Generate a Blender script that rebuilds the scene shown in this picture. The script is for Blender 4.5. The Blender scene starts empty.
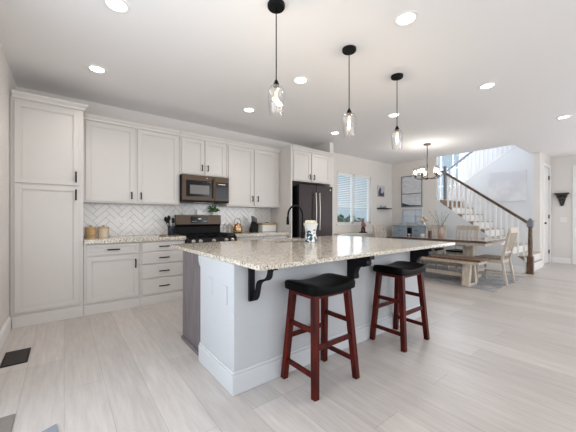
import bpy, bmesh, math, random
from mathutils import Vector, Matrix
random.seed(7)
PI = math.pi
S = bpy.context.scene
C = S.collection

# ------------------------------------------------------------ camera, world, lights
cam = bpy.data.objects.new('camera', bpy.data.cameras.new('camera')); C.objects.link(cam)
cam.data.sensor_width = 36; cam.data.lens = 36 * 285.5 / 576
cam.data.shift_y = 2.5 / 576; cam.data.clip_start = .05; cam.data.clip_end = 300
cam.location = (0, 0, 1.2)
cam.rotation_euler = (PI/2, 0, -math.atan2(.617, .787))
S.camera = cam
S.view_settings.view_transform = 'Standard'; S.view_settings.look = 'None'
S.view_settings.gamma = 1; S.view_settings.use_curve_mapping = False
S.view_settings.exposure = 0.35

w = bpy.data.worlds.new('sky'); S.world = w; w.use_nodes = True
nt = w.node_tree; nt.nodes.clear()
wo = nt.nodes.new('ShaderNodeOutputWorld'); wb = nt.nodes.new('ShaderNodeBackground')
tc = nt.nodes.new('ShaderNodeTexCoord'); sx = nt.nodes.new('ShaderNodeSeparateXYZ')
cr = nt.nodes.new('ShaderNodeValToRGB')
cr.color_ramp.elements[0].position = .0; cr.color_ramp.elements[0].color = (.62, .76, .86, 1)
cr.color_ramp.elements[1].position = .7; cr.color_ramp.elements[1].color = (.42, .62, .85, 1)
nt.links.new(tc.outputs['Generated'], sx.inputs[0]); nt.links.new(sx.outputs['Z'], cr.inputs[0])
nt.links.new(cr.outputs[0], wb.inputs[0]); wb.inputs[1].default_value = 0.62
nt.links.new(wb.outputs[0], wo.inputs[0])

def area(name, loc, rot, sx_, sy_, power, col=(1, 1, 1)):
    l = bpy.data.lights.new(name, 'AREA'); l.shape = 'RECTANGLE'; l.size = sx_; l.size_y = sy_
    l.energy = power; l.color = col
    o = bpy.data.objects.new(name, l); C.objects.link(o); o.location = loc; o.rotation_euler = rot
    return o
# fill lamps added at unseen openings behind the camera and in both side walls
area('fill_rear_opening', (1.6, -3.47, 1.45), (PI/2, 0, 0), 3.6, 2.4, 50, (.95, .975, 1))
area('fill_rear_right_opening', (6.6, -3.47, 1.45), (PI/2, 0, 0), 3.5, 2.4, 68, (.95, .975, 1))
area('fill_left_opening', (-.49, 1.5, 1.35), (0, -PI/2, 0), 2.2, 1.7, 29, (.88, .94, 1))
area('fill_right_opening', (10.52, -1.9, 1.4), (0, PI/2, 0), 2.3, 2.4, 60, (1, .98, .96))
# daylight through the stair window and the kitchen window
area('daylight_stair_window', (10.75, 4.35, 3.6), (PI/2, 0, PI/2), 1.5, 3.0, 270, (.90, .94, 1))
area('daylight_kitchen_window', (6.15, 5.25, 1.75), (-PI/2, 0, 0), 1.4, 1.35, 7, (.9, .95, 1))

# ------------------------------------------------------------ helpers
def tag(o, label=None, cat=None, group=None, kind=None):
    if label: o['label'] = label
    if cat: o['category'] = cat
    if group: o['group'] = group
    if kind: o['kind'] = kind
    return o
def thing(name, loc, label, cat, group=None):
    o = bpy.data.objects.new(name, None); C.objects.link(o); o.location = loc
    o.empty_display_size = .05
    return tag(o, label, cat, group)
def wl(p):
    v = Vector((0, 0, 0))
    while p is not None:
        v += Vector(p.location); p = p.parent
    return v
class MB:
    def __init__(s): s.b = bmesh.new()
    def box(s, x0, x1, y0, y1, z0, z1, M=None):
        vs = [s.b.verts.new(Vector((x, y, z)) if M is None else M @ Vector((x, y, z)))
              for z in (z0, z1) for y in (y0, y1) for x in (x0, x1)]
        for f in ((0,2,3,1),(4,5,7,6),(0,1,5,4),(2,6,7,3),(0,4,6,2),(1,3,7,5)):
            s.b.faces.new([vs[i] for i in f])
        return s
    def bar(s, a, b, w, h, up=(0, 0, 1), w2=None, h2=None):
        a = Vector(a); b = Vector(b); d = (b - a).normalized(); up = Vector(up)
        r = d.cross(up)
        if r.length < 1e-4: r = d.cross(Vector((0, 1, 0)))
        r.normalize(); u = r.cross(d)
        w2 = w if w2 is None else w2; h2 = h if h2 is None else h2
        A = [s.b.verts.new(a + r*i*w/2 + u*j*h/2) for i, j in ((-1,-1),(1,-1),(1,1),(-1,1))]
        B = [s.b.verts.new(b + r*i*w2/2 + u*j*h2/2) for i, j in ((-1,-1),(1,-1),(1,1),(-1,1))]
        s.b.faces.new(A); s.b.faces.new(B[::-1])
        for i in range(4): s.b.faces.new([A[i], B[i], B[(i+1)%4], A[(i+1)%4]])
        return s
    def lathe(s, prof, c=(0, 0, 0), n=24, axis='Z', cap=True):
        c = Vector(c); rings = []
        for r, h in prof:
            ring = []
            for i in range(n):
                a = 2*PI*i/n
                if axis == 'Z': v = Vector((r*math.cos(a), r*math.sin(a), h))
                elif axis == 'Y': v = Vector((r*math.cos(a), h, r*math.sin(a)))
                else: v = Vector((h, r*math.cos(a), r*math.sin(a)))
                ring.append(s.b.verts.new(c + v))
            rings.append(ring)
        for A, B in zip(rings, rings[1:]):
            for i in range(n): s.b.faces.new([A[i], A[(i+1)%n], B[(i+1)%n], B[i]])
        if cap:
            s.b.faces.new(rings[0][::-1]); s.b.faces.new(rings[-1])
        return s
    def tube(s, pts, r, n=10, taper=None):
        pts = [Vector(p) for p in pts]; rings = []; pr = None
        for i, p in enumerate(pts):
            t = (pts[min(i+1, len(pts)-1)] - pts[max(i-1, 0)]).normalized()
            if pr is None:
                pr = t.cross(Vector((0, 0, 1)))
                if pr.length < 1e-3: pr = t.cross(Vector((0, 1, 0)))
            pr = (pr - t*pr.dot(t)).normalized(); q = t.cross(pr)
            rr = r if taper is None else r + (taper - r)*i/(len(pts)-1)
            rings.append([s.b.verts.new(p + (pr*math.cos(2*PI*k/n) + q*math.sin(2*PI*k/n))*rr) for k in range(n)])
        for A, B in zip(rings, rings[1:]):
            for i in range(n): s.b.faces.new([A[i], A[(i+1)%n], B[(i+1)%n], B[i]])
        s.b.faces.new(rings[0][::-1]); s.b.faces.new(rings[-1])
        return s
    def prism(s, poly, lo, hi, axis='X'):
        def P(a, b, t): return {'X': (t, a, b), 'Y': (a, t, b), 'Z': (a, b, t)}[axis]
        A = [s.b.verts.new(P(a, b, lo)) for a, b in poly]; B = [s.b.verts.new(P(a, b, hi)) for a, b in poly]
        s.b.faces.new(A[::-1]); s.b.faces.new(B); n = len(poly)
        for i in range(n): s.b.faces.new([A[i], A[(i+1)%n], B[(i+1)%n], B[i]])
        return s
    def sphere(s, c, r, seg=16, sc=(1, 1, 1)):
        bmesh.ops.create_uvsphere(s.b, u_segments=seg, v_segments=max(6, seg//2), radius=1,
            matrix=Matrix.Translation(c) @ Matrix.Diagonal((r*sc[0], r*sc[1], r*sc[2], 1)))
        return s
    def quad(s, pts):
        s.b.faces.new([s.b.verts.new(p) for p in pts]); return s
def obj(name, mb, m, parent=None, bev=0, smooth=False, seg=2):
    bmesh.ops.recalc_face_normals(mb.b, faces=mb.b.faces)
    me = bpy.data.meshes.new(name)
    off = wl(parent)
    for v in mb.b.verts: v.co -= off
    mb.b.to_mesh(me); mb.b.free()
    me.materials.append(m)
    if smooth:
        for p in me.polygons: p.use_smooth = True
    o = bpy.data.objects.new(name, me); C.objects.link(o)
    if parent is not None: o.parent = parent
    if smooth:
        e = o.modifiers.new('edges', 'EDGE_SPLIT'); e.split_angle = math.radians(38)
    if bev:
        md = o.modifiers.new('bevel', 'BEVEL'); md.width = bev; md.segments = seg; md.limit_method = 'ANGLE'
        md.angle_limit = math.radians(35)
    return o
def single(name, mb, m, label, cat, group=None, **k):
    """a thing that is one mesh: origin moved to its base"""
    xs = [v.co.x for v in mb.b.verts]; ys = [v.co.y for v in mb.b.verts]; zs = [v.co.z for v in mb.b.verts]
    c = Vector(((min(xs)+max(xs))/2, (min(ys)+max(ys))/2, min(zs)))
    for v in mb.b.verts: v.co -= c
    o = obj(name, mb, m, None, **k); o.location = c
    return tag(o, label, cat, group)
def struct(name, mb, m, **k):
    o = obj(name, mb, m, None, **k); o['kind'] = 'structure'; return o
def copy_tree(o, parent=None):
    c = o.copy(); C.objects.link(c)
    if parent is not None: c.parent = parent
    for ch in list(o.children): copy_tree(ch, c)
    return c

# ------------------------------------------------------------ materials
def mat(name, col, rough=.5, metal=0, spec=.5, emit=None, es=0, bump=0, bscale=60, var=0, vscale=8, coat=0):
    m = bpy.data.materials.new(name); m.use_nodes = True; t = m.node_tree; b = t.nodes['Principled BSDF']
    b.inputs['Base Color'].default_value = (*col, 1); b.inputs['Roughness'].default_value = rough
    b.inputs['Metallic'].default_value = metal; b.inputs['Specular IOR Level'].default_value = spec
    if coat: b.inputs['Coat Weight'].default_value = coat; b.inputs['Coat Roughness'].default_value = .1
    if emit: b.inputs['Emission Color'].default_value = (*emit, 1); b.inputs['Emission Strength'].default_value = es
    if bump or var:
        tc = t.nodes.new('ShaderNodeTexCoord')
    if bump:
        n = t.nodes.new('ShaderNodeTexNoise'); n.inputs['Scale'].default_value = bscale; n.inputs['Detail'].default_value = 3
        bp = t.nodes.new('ShaderNodeBump'); bp.inputs['Strength'].default_value = bump; bp.inputs['Distance'].default_value = .004
        t.links.new(tc.outputs['Object'], n.inputs['Vector']); t.links.new(n.outputs['Fac'], bp.inputs['Height'])
        t.links.new(bp.outputs[0], b.inputs['Normal'])
    if var:
        n = t.nodes.new('ShaderNodeTexNoise'); n.inputs['Scale'].default_value = vscale; n.inputs['Detail'].default_value = 4
        r = t.nodes.new('ShaderNodeValToRGB')
        r.color_ramp.elements[0].position = .3; r.color_ramp.elements[1].position = .7
        r.color_ramp.elements[0].color = (*[c*(1-var) for c in col], 1)
        r.color_ramp.elements[1].color = (*[min(1, c*(1+var)) for c in col], 1)
        t.links.new(tc.outputs['Object'], n.inputs['Vector']); t.links.new(n.outputs['Fac'], r.inputs[0])
        t.links.new(r.outputs[0], b.inputs['Base Color'])
    return m
def wood(name, c1, c2, rough=.4, scale=(3, 3, 30), coat=0):
    m = mat(name, c1, rough, coat=coat); t = m.node_tree; b = t.nodes['Principled BSDF']
    tc = t.nodes.new('ShaderNodeTexCoord'); mp = t.nodes.new('ShaderNodeMapping'); mp.inputs['Scale'].default_value = scale
    n = t.nodes.new('ShaderNodeTexNoise'); n.inputs['Scale'].default_value = 3; n.inputs['Detail'].default_value = 6
    r = t.nodes.new('ShaderNodeValToRGB'); r.color_ramp.elements[0].position = .35; r.color_ramp.elements[1].position = .68
    r.color_ramp.elements[0].color = (*c1, 1); r.color_ramp.elements[1].color = (*c2, 1)
    t.links.new(tc.outputs['Object'], mp.inputs[0]); t.links.new(mp.outputs[0], n.inputs['Vector'])
    t.links.new(n.outputs['Fac'], r.inputs[0]); t.links.new(r.outputs[0], b.inputs['Base Color'])
    return m
def glass(name, tint=(1, 1, 1), refl=.12):
    m = bpy.data.materials.new(name); m.use_nodes = True; t = m.node_tree; t.nodes.clear()
    o = t.nodes.new('ShaderNodeOutputMaterial'); mx = t.nodes.new('ShaderNodeMixShader')
    a = t.nodes.new('ShaderNodeBsdfTransparent'); a.inputs[0].default_value = (*tint, 1)
    g = t.nodes.new('ShaderNodeBsdfGlossy'); g.inputs['Roughness'].default_value = .03
    lw = t.nodes.new('ShaderNodeLayerWeight'); lw.inputs['Blend'].default_value = .25
    mr = t.nodes.new('ShaderNodeMapRange'); mr.inputs['To Min'].default_value = refl*.4; mr.inputs['To Max'].default_value = min(1, refl*5)
    t.links.new(lw.outputs['Facing'], mr.inputs['Value']); t.links.new(mr.outputs[0], mx.inputs[0])
    t.links.new(a.outputs[0], mx.inputs[1]); t.links.new(g.outputs[0], mx.inputs[2]); t.links.new(mx.outputs[0], o.inputs[0])
    return m
def granite(name):
    m = mat(name, (.6, .55, .48), .12, spec=.6); t = m.node_tree; b = t.nodes['Principled BSDF']
    tc = t.nodes.new('ShaderNodeTexCoord')
    def noise(sc, det=4):
        n = t.nodes.new('ShaderNodeTexNoise'); n.inputs['Scale'].default_value = sc; n.inputs['Detail'].default_value = det
        t.links.new(tc.outputs['Object'], n.inputs['Vector']); return n.outputs['Fac']
    def ramp(src, p0, c0, p1, c1):
        r = t.nodes.new('ShaderNodeValToRGB'); e = r.color_ramp.elements
        e[0].position = p0; e[1].position = p1; e[0].color = (*c0, 1); e[1].color = (*c1, 1)
        t.links.new(src, r.inputs[0]); return r.outputs[0]
    def mix(f, a, c):
        x = t.nodes.new('ShaderNodeMix'); x.data_type = 'RGBA'
        t.links.new(f, x.inputs['Factor']); t.links.new(a, x.inputs['A'])
        if isinstance(c, tuple): x.inputs['B'].default_value = (*c, 1)
        else: t.links.new(c, x.inputs['B'])
        return x.outputs['Result']
    base = ramp(noise(26), .35, (.52, .42, .31), .65, (.80, .71, .58))
    v = t.nodes.new('ShaderNodeTexVoronoi'); v.inputs['Scale'].default_value = 95
    t.links.new(tc.outputs['Object'], v.inputs['Vector'])
    g = ramp(v.outputs['Color'], .25, (.22, .20, .18), .60, (.88, .83, .74))
    c1 = mix(ramp(noise(3), .2, (.42,)*3, .8, (.55,)*3), base, g)
    dk = ramp(noise(105, 2), .56, (0,)*3, .64, (1,)*3)
    c2 = mix(dk, c1, (.06, .055, .055))
    wt = ramp(noise(75, 2), .62, (0,)*3, .66, (1,)*3)
    c3 = mix(wt, c2, (.88, .86, .83))
    t.links.new(c3, b.inputs['Base Color'])
    return m
def floor_mat():
    m = mat('ash_plank_floor', (.6, .55, .5), .38); t = m.node_tree; b = t.nodes['Principled BSDF']
    tc = t.nodes.new('ShaderNodeTexCoord'); sp = t.nodes.new('ShaderNodeSeparateXYZ'); cb = t.nodes.new('ShaderNodeCombineXYZ')
    t.links.new(tc.outputs['Object'], sp.inputs[0]); t.links.new(sp.outputs['Y'], cb.inputs['X']); t.links.new(sp.outputs['X'], cb.inputs['Y'])
    br = t.nodes.new('ShaderNodeTexBrick'); br.offset = .37; br.offset_frequency = 3; br.squash = 1
    br.inputs['Scale'].default_value = 1; br.inputs['Brick Width'].default_value = 1.55; br.inputs['Row Height'].default_value = .233
    br.inputs['Mortar Size'].default_value = .0016; br.inputs['Mortar Smooth'].default_value = .3; br.inputs['Bias'].default_value = 0
    br.inputs['Color1'].default_value = (.505, .465, .44, 1); br.inputs['Color2'].default_value = (.605, .56, .53, 1)
    br.inputs['Mortar'].default_value = (.36, .32, .29, 1)
    t.links.new(cb.outputs[0], br.inputs['Vector'])
    mp = t.nodes.new('ShaderNodeMapping'); mp.inputs['Scale'].default_value = (14, 1.2, 1)
    n = t.nodes.new('ShaderNodeTexNoise'); n.inputs['Scale'].default_value = 2.2; n.inputs['Detail'].default_value = 7; n.inputs['Roughness'].default_value = .65
    t.links.new(tc.outputs['Object'], mp.inputs[0]); t.links.new(mp.outputs[0], n.inputs['Vector'])
    r = t.nodes.new('ShaderNodeValToRGB'); r.color_ramp.elements[0].position = .3; r.color_ramp.elements[1].position = .72
    r.color_ramp.elements[0].color = (.84, .83, .82, 1); r.color_ramp.elements[1].color = (1.08, 1.08, 1.08, 1)
    t.links.new(n.outputs['Fac'], r.inputs[0])
    x = t.nodes.new('ShaderNodeMix'); x.data_type = 'RGBA'; x.blend_type = 'MULTIPLY'; x.inputs['Factor'].default_value = 1
    t.links.new(br.outputs['Color'], x.inputs['A']); t.links.new(r.outputs[0], x.inputs['B'])
    t.links.new(x.outputs['Result'], b.inputs['Base Color'])
    return m
M = {}
M['wall'] = mat('greige_wall_paint', (.76, .72, .685), .75, bump=.35, bscale=90)
M['island_wall'] = mat('island_wall_paint', (.52, .53, .55), .6, bump=.9, bscale=110)
M['ceiling'] = mat('ceiling_paint', (.90, .885, .885), .85, bump=.2, bscale=70)
M['stair_wall'] = mat('stair_wall_paint', (.74, .755, .78), .7)
M['trim'] = mat('white_trim_paint', (.86, .85, .84), .35)
M['cabinet'] = mat('white_cabinet_paint', (.67, .635, .605), .38)
M['black'] = mat('black_metal', (.005, .005, .006), .42, spec=.15)
M['blackgloss'] = mat('black_gloss', (.005, .005, .005), .15, spec=.3)
M['ebony'] = mat('dark_bracket_stain', (.007, .006, .009), .5, spec=.18)
M['slate'] = mat('bronze_slate_steel', (.085, .058, .042), .34, metal=.7)
M['slate_dark'] = mat('dark_slate_steel', (.026, .017, .019), .34, metal=.5)
M['steel'] = mat('brushed_steel', (.48, .44, .41), .28, metal=.9)
M['glassdark'] = mat('dark_oven_glass', (.008, .008, .009), .1, spec=.3)
M['granite'] = granite('speckled_granite')
M['floor'] = floor_mat()
M['tile'] = mat('glossy_white_tile', (.84, .81, .79), .12, spec=.6)
M['grout'] = mat('grey_grout', (.44, .42, .41), .8)
M['islandcab'] = wood('charcoal_cabinet_stain', (.13, .11, .12), (.19, .165, .175), .45, (6, 6, 1))
M['cherry'] = wood('cherry_stain', (.035, .0015, .001), (.105, .008, .003), .38, (8, 8, 1.5))
M['cherry'].node_tree.nodes['Principled BSDF'].inputs['Specular IOR Level'].default_value = .2
M['leather'] = mat('black_leather', (.002, .002, .002), .38, spec=.06, bump=.25, bscale=120)
M['clear'] = glass('clear_glass')
M['pane'] = glass('window_glass', (.97, .99, 1), .06)
M['whitewood'] = wood('whitewashed_wood', (.50, .43, .36), (.64, .57, .49), .55, (10, 10, 2))
M['brownwood'] = wood('walnut_top', (.09, .042, .02), (.20, .10, .05), .35, (2, 12, 2), coat=.3)
M['tabletop'] = wood('dark_table_top', (.08, .05, .04), (.15, .105, .085), .14, (2, 12, 2), coat=1)
M['seatwood'] = wood('taupe_seat', (.20, .145, .10), (.30, .22, .16), .45)
M['railwood'] = wood('dark_rail_wood', (.085, .045, .025), (.17, .10, .06), .3, (3, 3, 3))
M['railgrey'] = mat('grey_newel_cap', (.20, .22, .25), .4)
M['carpet'] = mat('brown_stair_carpet', (.27, .19, .13), .95, bump=.8, bscale=200)
M['treadtop'] = mat('light_tread_carpet', (.50, .44, .38), .95)
M['bluegrey'] = wood('blue_grey_paint', (.30, .36, .42), (.38, .44, .50), .5, (4, 4, 1))
M['brass'] = mat('aged_brass', (.10, .075, .05), .35, metal=.8)
M['seeded'] = glass('seeded_glass', (.93, .92, .90), .22)
M['bulb'] = mat('warm_bulb', (1, .85, .6), .4, emit=(1, .80, .55), es=3.5)
M['bulb_dim'] = mat('frosted_bulb', (1, .9, .75), .4, emit=(1, .88, .70), es=2.2)
M['can'] = mat('downlight_lens', (1, 1, 1), .4, emit=(1, .95, .85), es=6)
M['ceramic'] = mat('white_ceramic', (.82, .81, .79), .15)
M['lightwood'] = wood('light_bamboo', (.42, .26, .12), (.56, .37, .18), .4, (2, 2, 12))
M['sage'] = mat('sage_stem', (.20, .24, .15), .7)
M['leaf'] = mat('green_leaf', (.05, .16, .03), .45, var=.3, vscale=30)
M['pewter'] = mat('pewter_dark', (.05, .045, .04), .5, spec=.3)
M['copper'] = mat('copper_kettle_metal', (.55, .36, .20), .18, metal=.9)
M['cream'] = mat('cream_dried_flowers', (.72, .62, .48), .9, bump=1, bscale=60)

# ------------------------------------------------------------ room shell
CH = 2.86
LX = -.47; WY = 4.93; BX = 7.92; SX = 9.30; RX = 10.5
b = MB(); b.box(LX-.15, RX+.15, -3.6, 5.3, -.12, 0); struct('floor', b, M['floor'])
b = MB(); b.box(LX-.15, BX+.05, -3.6, WY+.15, CH, CH+.3)
b.box(BX+.05, SX+.1, -3.6, 1.93, CH, CH+.3); b.box(SX+.1, RX+.15, -3.6, 1.84, CH, CH+.3)
struct('ceiling', b, M['ceiling'])
b = MB(); b.box(LX-.15, LX, 2.45, WY+.15, 0, CH); b.box(LX-.15, LX, -3.6, .55, 0, CH); b.box(LX-.15, LX, .55, 2.45, 2.55, CH); struct('wall_left', b, M['wall'])
# kitchen + window wall with window hole  X 5.47-6.84  Z 1.06-2.38
wx0, wx1, wz0, wz1 = 5.46, 6.88, 1.06, 2.39
b = MB(); b.box(LX, wx0, WY, WY+.15, 0, CH); b.box(wx1, BX, WY, WY+.15, 0, CH)
b.box(wx0, wx1, WY, WY+.15, 0, wz0); b.box(wx0, wx1, WY, WY+.15, wz1, CH); struct('wall_kitchen', b, M['wall'])
b = MB(); b.box(4.545, 4.66, 4.32, WY, 0, CH); struct('wall_fridge_return', b, M['wall'])
b = MB(); b.box(BX, BX+.10, 3.60, WY+.15, 0, CH+.3); struct('wall_back', b, M['wall'])
# rear wall with two wide openings
b = MB(); b.box(LX-.15, -.25, -3.6, -3.45, 0, CH); b.box(3.5, 4.8, -3.6, -3.45, 0, CH); b.box(9.6, RX+.15, -3.6, -3.45, 0, CH)
b.box(-.25, 3.5, -3.6, -3.45, 2.65, CH); b.box(4.8, 9.6, -3.6, -3.45, 2.65, CH); struct('wall_rear', b, M['wall'])
b = MB(); b.box(RX, RX+.15, -.7, 1.84, 0, CH); b.box(RX, RX+.15, -3.6, -3.1, 0, CH); b.box(RX, RX+.15, -3.1, -.7, 2.65, CH); struct('wall_right', b, M['wall'])
# door wall Y=1.72
dx0, dx1, dz = 9.66, 10.38, 2.56
b = MB(); b.box(SX, dx0, 1.72, 1.84, 0, CH); b.box(dx1, RX, 1.72, 1.84, 0, CH); b.box(dx0, dx1, 1.72, 1.84, dz, CH)
struct('wall_hall', b, M['wall'])
# stair shell
ST = 1.4723; RUN = .2477; RIS = .1889; LZ = RIS*9; LY = ST + 8*RUN
b = MB(); b.prism([(1.84, 0), (1.84, 3.36), (4.22, 1.74), (4.22, 0)], SX, SX+.1, 'X'); b.box(SX, SX+.1, 1.72, 1.84, CH, 3.5)
struct('wall_stair_middle', b, M['stair_wall'])
b = MB(); b.prism([(1.66, 0), (1.66, .215), (3.50, 1.63), (3.52, LZ), (3.60, LZ), (3.60, 0)], BX, BX+.018, 'X')
struct('wall_stair_side', b, M['stair_wall'])
HX = 10.55
gy0, gy1, gz0, gz1 = 4.02, 5.08, 1.72, 5.0
b = MB(); b.box(HX, HX+.15, 1.84, gy0, 0, 5.6); b.box(HX, HX+.15, gy1, 5.35, 0, 5.6)
b.box(HX, HX+.15, gy0, gy1, 0, gz0); b.box(HX, HX+.15, gy0, gy1, gz1, 5.6); struct('wall_stair_far', b, M['stair_wall'])
b = MB(); b.box(BX+.1, HX+.15, 5.2, 5.35, 0, 5.6); struct('wall_stair_left', b, M['stair_wall'])
b = MB(); b.box(BX-.05, BX+.05, 1.8, 5.35, CH+.3, 5.6); b.box(BX+.05, HX+.15, 1.5, 1.62, CH+.3, 5.6); struct('wall_upper', b, M['stair_wall'])
b = MB(); b.box(BX-.05, HX+.15, 1.5, 5.35, 5.6, 5.75); struct('ceiling_upper', b, M['ceiling'])
b = MB(); b.box(BX+.02, HX, LY+.01, 5.2, LZ-.25, LZ-.002); struct('floor_landing', b, M['carpet'])

# trims
def base_y(n, x0, x1, y, d=-1, h=.13): # along X on wall face y
    b = MB(); y1 = y + d*.016; b.box(x0, x1, min(y, y1), max(y, y1), 0, h); b.box(x0, x1, min(y, y+d*.009), max(y, y+d*.009), h, h+.02); struct('baseboard_'+n, b, M['trim'], bev=.004)
def base_x(n, y0, y1, x, d=-1, h=.13):
    b = MB(); x1 = x + d*.016; b.box(min(x, x1), max(x, x1), y0, y1, 0, h); b.box(min(x, x+d*.009), max(x, x+d*.009), y0, y1, h, h+.02); struct('baseboard_'+n, b, M['trim'], bev=.004)
base_y('window', 4.66, BX, WY); base_x('back', 3.60, WY, BX); base_x('right', 1.32, 1.72, RX); base_x('right_near', -.68, .2, RX)
base_x('stair', 1.70, 3.60, BX); base_x('left', 2.5, 4.29, LX, 1); base_y('hall', SX, dx0-.08, 1.72); base_x('fridge_return', 4.32, WY-.02, 4.66, 1)
# kitchen window
def window(n, ax, a0, a1, z0, z1, f, mull, rows, m, tdir=-1, fw=.045, sill=True):
    """ax 'Y': wall face at y=f, a = x range ; ax 'X': wall face at x=f, a = y range; glass set back behind f"""
    def bx(b, u0, u1, d0, d1, zz0, zz1):
        lo, hi = f + min(-tdir*d0, -tdir*d1), f + max(-tdir*d0, -tdir*d1)
        if ax == 'Y': b.box(u0, u1, lo, hi, zz0, zz1)
        else: b.box(lo, hi, u0, u1, zz0, zz1)
    b = MB()
    for u0, u1, q0, q1 in ((a0, a0+fw, z0, z1), (a1-fw, a1, z0, z1), (a0, a1, z0, z0+fw), (a0, a1, z1-fw, z1)): bx(b, u0, u1, .06, .12, q0, q1)
    for u in mull: bx(b, u-.035, u+.035, .06, .12, z0, z1)
    root = struct('window_'+n, b, M['trim'])
    b = MB(); bx(b, a0+fw, a1-fw, .088, .094, z0+fw, z1-fw); obj('pane', b, M['pane'], root)
    b = MB()
    for u in rows[0]: bx(b, u-.011, u+.011, .08, .102, z0, z1)
    for q in rows[1]: bx(b, a0, a1, .08, .102, q-.011, q+.011)
    if rows[0] or rows[1]: obj('muntin', b, M['trim'], root)
    if sill:
        b = MB(); bx(b, a0-.05, a1+.05, -.03, .06, z0-.03, z0); obj('window_sill', b, M['trim'], root, bev=.004)
    return root
win = window('1', 'Y', wx0, wx1, wz0, wz1, WY, [6.13], ([], []), None)
window('2', 'X', gy0, gy1, gz0, gz1, HX, [], ([4.28, 4.68], [2.35, 2.95, 3.55, 4.15]), None, sill=False)
# blinds: one unit per sash
for (u0, u1, low, lab) in ((wx0+.03, 6.09, 1.44, 'white slatted blind in the left half of the kitchen window, pulled well down'),
                      (6.15, wx1-.04, 1.44, 'white slatted blind in the right half of the kitchen window, beside the framed photo wall')):
    t = thing('window_blind', ((u0+u1)/2, WY+.03, low), lab, 'blind')
    b = MB(); b.box(u0, u1, WY+.008, WY+.055, wz1-.055, wz1-.002); obj('headrail', b, M['trim'], t)
    b = MB(); z = wz1 - .085
    while z > low + .02:
        MM = Matrix.Translation((0, WY+.03, z)) @ Matrix.Rotation(math.radians(30), 4, 'X')
        b.box(u0+.005, u1-.005, -.025, .025, -.0015, .0015, MM); z -= .047
    obj('slats', b, M['trim'], t)
    b = MB(); b.box(u0, u1, WY+.012, WY+.048, low-.012, low+.006); obj('bottom_rail', b, M['trim'], t)
    for x in (u0+.1, u1-.1): b = MB(); b.box(x-.002, x+.002, WY+.028, WY+.031, low, wz1-.05); obj('cord', b, M['trim'], t)
# door in hall wall
b = MB(); b.box(dx0, dx1, 1.745, 1.785, .01, dz)
d = struct('door_1', b, M['trim'])
b = MB()
for (q0, q1) in ((.2, 1.05), (1.2, 1.85), (2.0, 2.42)):
    for (u0, u1) in ((dx0+.09, dx0+.33), (dx1-.33, dx1-.09)):
        b.box(u0, u1, 1.738, 1.745, q0, q1)
obj('door_panel', b, M['trim'], d, bev=.006)
b = MB(); b.lathe([(.024, 0), (.012, -.02), (.012, -.04), (.028, -.05), (.03, -.065), (.018, -.075)], (dx0+.07, 1.745, 1.08), 14, 'Y'); obj('door_knob', b, M['brass'], d, smooth=True)
for q in (.3, 1.25, 2.3):
    b = MB(); b.box(dx1-.02, dx1+.012, 1.716, 1.745, q-.05, q+.05); obj('hinge', b, M['brass'], d)
b = MB(); b.box(dx0-.075, dx0, 1.702, 1.72, 0, dz+.075); b.box(dx1, dx1+.075, 1.702, 1.72, 0, dz+.075); b.box(dx0, dx1, 1.702, 1.72, dz, dz+.075)
struct('trim_1', b, M['trim'], bev=.003)
b = MB(); b.box(RX-.02, RX, 1.2, 1.29, 0, 2.6); b.box(RX-.02, RX, .22, .31, 0, 2.6); b.box(RX-.02, RX, .31, 1.2, 2.51, 2.6); struct('trim_2', b, M['trim'], bev=.003)
b = MB(); b.box(RX-.012, RX-.002, .31, 1.2, .01, 2.51); d = struct('door_2', b, M['trim'])
b = MB(); b.lathe([(.024, 0), (.012, -.02), (.028, -.05), (.018, -.07)], (RX-.012, 1.12, 1.05), 14, 'X'); obj('door_knob', b, M['brass'], d, smooth=True)

# ------------------------------------------------------------ stairs
t = tag(bpy.data.objects.new('staircase', None), 'staircase of brown carpeted steps with white risers climbing to the landing window', 'staircase'); C.objects.link(t); t.location = (8.6, ST, 0)
def flight(y0, d, z0, n, xa, xb, RUN=RUN, part='body', first=0):
    b = MB()
    if first: b.box(xa, xb, 1.665, 1.72, 0 if part == 'body' else RIS-.012, RIS-.012 if part == 'body' else RIS)
    for i in range(first, n):
        ya = y0 + d*RUN*i; yb = y0 + d*RUN*(i+1)
        z = z0 + RIS*(i+1)
        if part == 'body': b.box(xa+.004, xb, min(ya, yb), max(ya, yb), max(0, z-.38) if i > first or d < 0 else 0, z-.012)
        else:
            b.box(xa, xb, min(ya, yb), max(ya, yb), z-.012, z); b.box(xa, xb, min(ya-d*.012, ya), max(ya-d*.012, ya), z-.03, z)
    return b
obj('lower_riser_frame', flight(ST, 1, 0, 8, BX+.016, SX-.002, first=1), M['trim'], t)
obj('lower_carpet', flight(ST, 1, 0, 8, BX+.020, SX-.002, part='carpet', first=1), M['treadtop'], t)
obj('upper_riser_frame', flight(4.15, -1, LZ-.36, 8, SX+.11, HX-.002, .28), M['trim'], t)
obj('upper_carpet', flight(4.15, -1, LZ-.36, 8, SX+.11, HX-.002, .28, 'carpet'), M['carpet'], t)
for i in range(1, 8):
    z = RIS*(i+1); ya = ST + RUN*i
    b = MB(); b.box(BX+.012, BX+.019, ya+.015, ya+RUN-.02, z-.12, z-.012); obj('tread_end', b, M['carpet'], t)
NX = BX+.034
t = thing('stair_railing', (NX, ST, 0), 'dark wooden handrail on white balusters rising from the hall floor along the lower stair flight', 'railing')
sl = RIS/RUN
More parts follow.
